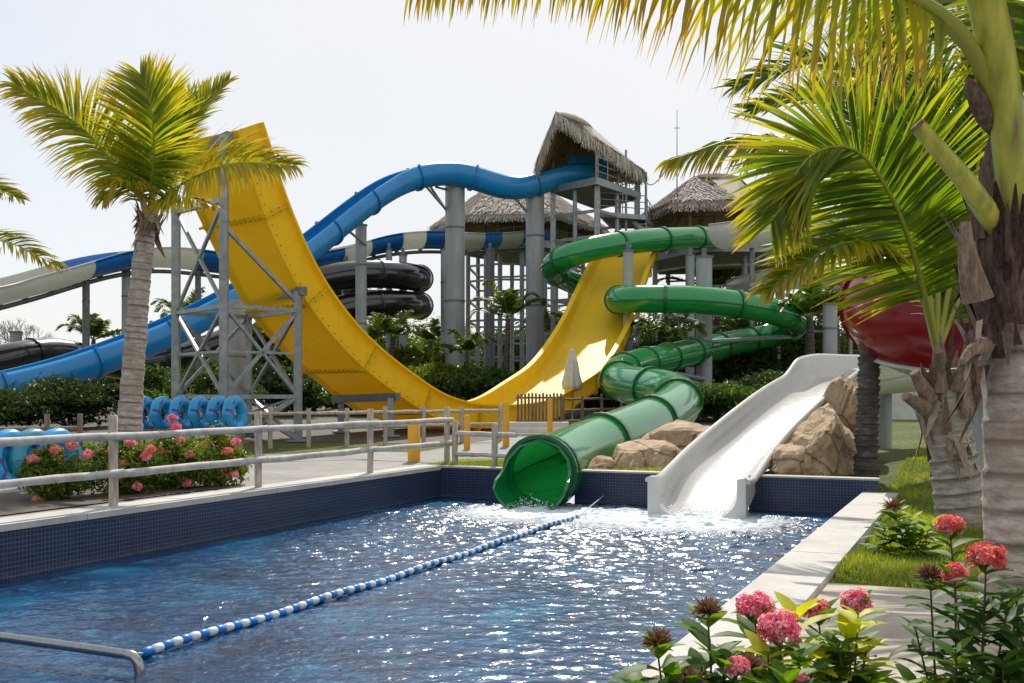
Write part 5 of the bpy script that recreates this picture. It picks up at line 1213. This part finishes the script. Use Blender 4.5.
# ------------------------------------------------------------------ ixora plants
def leaf_shape(mb, p, d, nrm, l, w_, tn, curl=.25, mat=0):
    d = unit(d); sd = unit(np.cross(d, nrm)); nn = np.cross(sd, d); ts = (0, .18, .42, .68, .88, 1.0); ws_ = (.06, .62, 1.0, .82, .42, .02); V = []
    for t_, q in zip(ts, ws_):
        c = p+d*l*t_-nn*l*curl*t_*t_; V += [c-sd*w_*q*.5+nn*w_*q*.16, c, c+sd*w_*q*.5+nn*w_*q*.16]
    f = [[3*j+k, 3*j+k+1, 3*j+k+4, 3*j+k+3] for j in range(5) for k in range(2)]; mb.add(V, np.array(f), mat, tn)
def flower_head(c, r, seed, n=70, kind='open', up=(0, 0, 1), ps=.019):
    g = np.random.RandomState(seed); mb = MB(); up = unit(up)
    for i in range(n):
        d = unit(g.randn(3)); 
        if d.dot(up) < -.25: d = d-2*d.dot(up)*up
        L = r*g.uniform(.65, 1.12); d = unit(d+g.randn(3)*.15); L *= g.uniform(.8, 1.1); tip = c+d*L*np.array([1, 1, .88]); e1 = unit(np.cross(d, [.3, .5, .8])); e2 = np.cross(d, e1); base = c+d*r*.15; t_ = g.rand()
        q = .0022 if kind == 'open' else .003
        mb.add([base-e1*q, base+e1*q, tip+e1*q, tip-e1*q], np.array([[0, 1, 2, 3]]), 0, t_*.6, False)
        mb.add([base-e2*q, base+e2*q, tip+e2*q, tip-e2*q], np.array([[0, 1, 2, 3]]), 0, t_*.6, False)
        if kind == 'open':
            rot = g.rand()*pi
            for k in range(4):
                a = rot+k*pi/2; pd = cos(a)*e1+sin(a)*e2; ps_ = -sin(a)*e1+cos(a)*e2; s_ = ps*g.uniform(.8, 1.15)
                mb.add([tip, tip+pd*s_*.5-ps_*s_*.28+d*.003, tip+pd*s_-d*s_*.15, tip+pd*s_*.5+ps_*s_*.28+d*.003], np.array([[0, 1, 2, 3]]), 0, np.clip(t_+g.uniform(-.2, .2), 0, 1), False)
        else:
            s_ = .0035; mb.add([tip-e1*s_, tip+e2*s_, tip+e1*s_, tip-e2*s_, tip+d*.02, tip-d*.02], np.array([[0, 1, 4], [1, 2, 4], [2, 3, 4], [3, 0, 4], [1, 0, 5], [2, 1, 5], [3, 2, 5], [0, 3, 5]]), 0, t_, False)
    return mb
def ixora(label, basept, shoots, seed, leaf=(.128, .055), fill=2, group='flowering ixora plants in the near bed'):
    """shoots: (px, py, Y, head kind or None, head radius, tone)"""
    g = np.random.RandomState(seed); r = thing('flowering_shrub', label, 'plant', basept, group); st_ = MB(); lv = MB()
    full = list(shoots)
    for (px, py, Y, hk, hr, tn) in shoots:
        for _ in range(fill): full.append((px+g.uniform(-30, 30), min(py+g.uniform(30, 70), 695), Y+g.uniform(-.12, .15), None, 0, np.clip(tn+g.uniform(-.15, .15), .1, .95)))
    for (px, py, Y, hk, hr, tn) in full:
        tip = P(px, py, Y); b_ = np.asarray(basept)+g.uniform(-.10, .10, 3)*[1, 1, 0]; b_[2] = basept[2]-.02
        b_ = b_*.45+np.array([tip[0], tip[1], b_[2]])*.55
        m_ = b_*.45+tip*.55+g.uniform(-.04, .04, 3)*[1, 1, 0]; pth = catmull([b_, m_, tip-[0, 0, .01]], n=20); st_.tube(pth, np.linspace(.007, .003, 20), 6)
        Ltot = np.linalg.norm(tip-b_); dist = .018
        for j in range(9):
            t_ = 1-dist/max(.1, Ltot); dist += .022+.008*j
            if t_ < .05: break
            k = t_*19; i0 = min(int(k), 18); c = pth[i0]+(pth[i0+1]-pth[i0])*(k-i0); a0 = g.rand()*.5+j*pi/2+g.uniform(-.3, .3)
            for s_ in (0, pi):
                a = a0+s_; el = g.uniform(.35, 1.0) if j < 2 else g.uniform(.0, .7); d = np.array([cos(a)*cos(el), sin(a)*cos(el), sin(el)]); sc_ = (.75 if j == 0 else .95 if j == 1 else 1.1)*g.uniform(.8, 1.2)
                tt = np.clip(tn+.16-.045*j+g.uniform(-.12, .12), 0, 1); leaf_shape(lv, c, d, unit(np.array([0, 0, 1.])-d*.3), leaf[0]*sc_, leaf[1]*sc_, tt, g.uniform(.05, .4))
    part(r, 'stems', st_, M['stem']); part(r, 'leaves', lv, M['ixleaf'])
    for i, (px, py, Y, hk, hr, tn) in enumerate(shoots):
        if hk: part(r, 'flower_head' if hk != 'bud' else 'bud_cluster', flower_head(P(px, py, Y), hr, seed*31+i, int(120+hr*900) if hk != 'bud' else 130, 'bud' if hk == 'bud' else 'open'), M[hk])
    return r
def bp_(px, Y): x = (px-CX)/F*Y; return np.array([x, Y, float(gz(x, Y))+.05])
ixora('ixora sprig with brown bud clusters at the left end of the near bed', bp_(690, 3.5), [(657, 643, 3.35, 'bud', .042, .42), (708, 612, 3.45, 'bud', .04, .45), (722, 655, 3.4, None, 0, .48), (672, 672, 3.3, None, 0, .45), (738, 668, 3.25, 'pink', .032, .5), (712, 650, 3.5, None, 0, .45), (690, 684, 3.3, 'bud', .04, .45)], 1)
ixora('ixora plant with the two biggest pink flower heads near the pool edge', bp_(775, 3.55), [(780, 633, 3.4, 'pink', .072, .5), (755, 610, 3.6, 'pink', .062, .5), (768, 650, 3.35, None, 0, .85), (800, 652, 3.45, None, 0, .42), (797, 606, 3.7, None, 0, .92), (750, 668, 3.3, 'bud', .04, .5), (785, 672, 3.2, None, 0, .5), (762, 682, 3.3, None, 0, .6), (800, 684, 3.3, 'pink', .03, .4)], 2)
ixora('ixora plant with yellow-green leaves and two small pink heads on the paving side', bp_(850, 3.8), [(818, 612, 3.85, 'coral', .045, .35), (855, 604, 3.9, 'pink', .055, .5), (858, 610, 3.7, None, 0, .97), (848, 628, 3.7, None, 0, .80), (838, 640, 3.6, None, 0, .12), (866, 648, 3.7, None, 0, .85), (832, 668, 3.6, None, 0, .3), (870, 676, 3.6, None, 0, .6), (905, 680, 3.6, None, 0, .5), (848, 690, 3.5, None, 0, .5)], 3)
ixora('ixora bush with big red flower heads beside the foreground palm trunk', bp_(1010, 3.75), [(986, 560, 3.6, 'red', .062, .30), (955, 575, 3.8, 'red', .042, .3), (930, 577, 3.85, 'bud', .045, .3), (950, 528, 4.3, 'red', .05, .35), (985, 600, 3.6, None, 0, .30), (1008, 600, 3.6, None, 0, .22), (1020, 640, 3.6, None, 0, .3), (1004, 655, 3.5, None, 0, .35), (1018, 585, 3.7, None, 0, .25), (1030, 668, 3.5, None, 0, .45)], 4, (.12, .05), 1)
ixora('green ixora with one dull brown head on the grass edge by the coping', bp_(914, 11.6), [(893, 508, 11.6, 'bud', .12, .6), (912, 518, 11.5, None, 0, .72), (924, 530, 11.5, None, 0, .68), (903, 530, 11.6, None, 0, .7), (933, 522, 11.7, None, 0, .7), (884, 525, 11.6, None, 0, .5)], 5, (.22, .10))
ixora('low leafy ixora without flowers at the foot of the foreground palm', bp_(960, 3.9), [(915, 678, 3.9, None, 0, .5), (940, 672, 4.0, None, 0, .55), (960, 660, 4.1, None, 0, .45), (985, 668, 3.9, None, 0, .4), (965, 680, 3.8, None, 0, .6), (1005, 676, 3.8, None, 0, .4), (930, 684, 3.7, None, 0, .6)], 6, fill=0)
# wispy grass tuft at the palm foot
g_ = np.random.RandomState(4); mb = MB()
for i in range(420):
    b_ = bp_(975+g_.uniform(-45, 55), 4.6+g_.uniform(-.4, .5)); h_ = g_.uniform(.08, .28); d_ = np.array([g_.randn()*.35, g_.randn()*.35, 1])*h_; tv = unit(g_.randn(3)*[1, 1, 0])*.003
    mb.add([b_-tv, b_+tv, b_+d_*.6+tv*.7, b_+d_*.6-tv*.7, b_+d_+[d_[0]*.4, d_[1]*.4, -.02]], [[0, 1, 2, 3], [3, 2, 4]], 0, g_.uniform(.2, .9), False)
solo('grass_tuft', mb, M['grass'], 'wispy tuft of long grass at the foot of the foreground palm', 'grass', kind='stuff')

# ixora bushes behind the left fence
def far_ixora(label, px, Y, wpx, pytop, heads, seed, mat='bush', headmat='coral'):
    b_ = ground(px, Y); top = P(px, pytop, Y)[2]; h = top-b_[2]; rx = wpx/F*Y/2; C = b_+[0, 0, h*.46]
    r = thing('flowering_shrub', label, 'plant', b_, 'ixora shrubs behind the left fence')
    part(r, 'foliage', leaves_mb(C, (rx*1.25, rx, h*.64), 6500, .10, seed, 22, .68), M[mat]); part(r, 'stems', stems_mb(b_, C, (rx, rx*.8, h*.5), seed, 9, .015), M['stem'])
    for i, (hx, hy, hm) in enumerate(heads):
        part(r, 'flower_head', flower_head(P(hx, hy, Y-rx*.6), .078, seed*17+i, 46, 'open', (0, -.5, 1), .035), M[hm])
far_ixora('ixora shrub with coral heads left of the nearest fence post', 58, 14.6, 74, 447, [(55, 451, 'coral'), (72, 446, 'coral'), (33, 460, 'coral'), (37, 500, 'coral'), (88, 455, 'pink')], 51)
far_ixora('ixora shrub with pink heads just right of the nearest fence post', 122, 15.4, 74, 434, [(131, 443, 'pink'), (112, 450, 'coral'), (146, 457, 'pink'), (122, 465, 'coral'), (108, 437, 'pink'), (137, 487, 'pink'), (150, 450, 'coral')], 52)
far_ixora('ixora shrub with single tall pink head in the middle of the row', 172, 16.3, 74, 428, [(173, 419, 'pink'), (181, 442, 'coral'), (190, 455, 'pink'), (160, 452, 'coral'), (187, 484, 'pink'), (176, 428, 'pink')], 53)
far_ixora('yellowish ixora shrub with pink heads beside the second fence post', 222, 16.9, 56, 432, [(236, 443, 'pink'), (222, 470, 'pink'), (234, 475, 'pink'), (205, 446, 'coral'), (228, 452, 'coral')], 54, 'yellowbush')
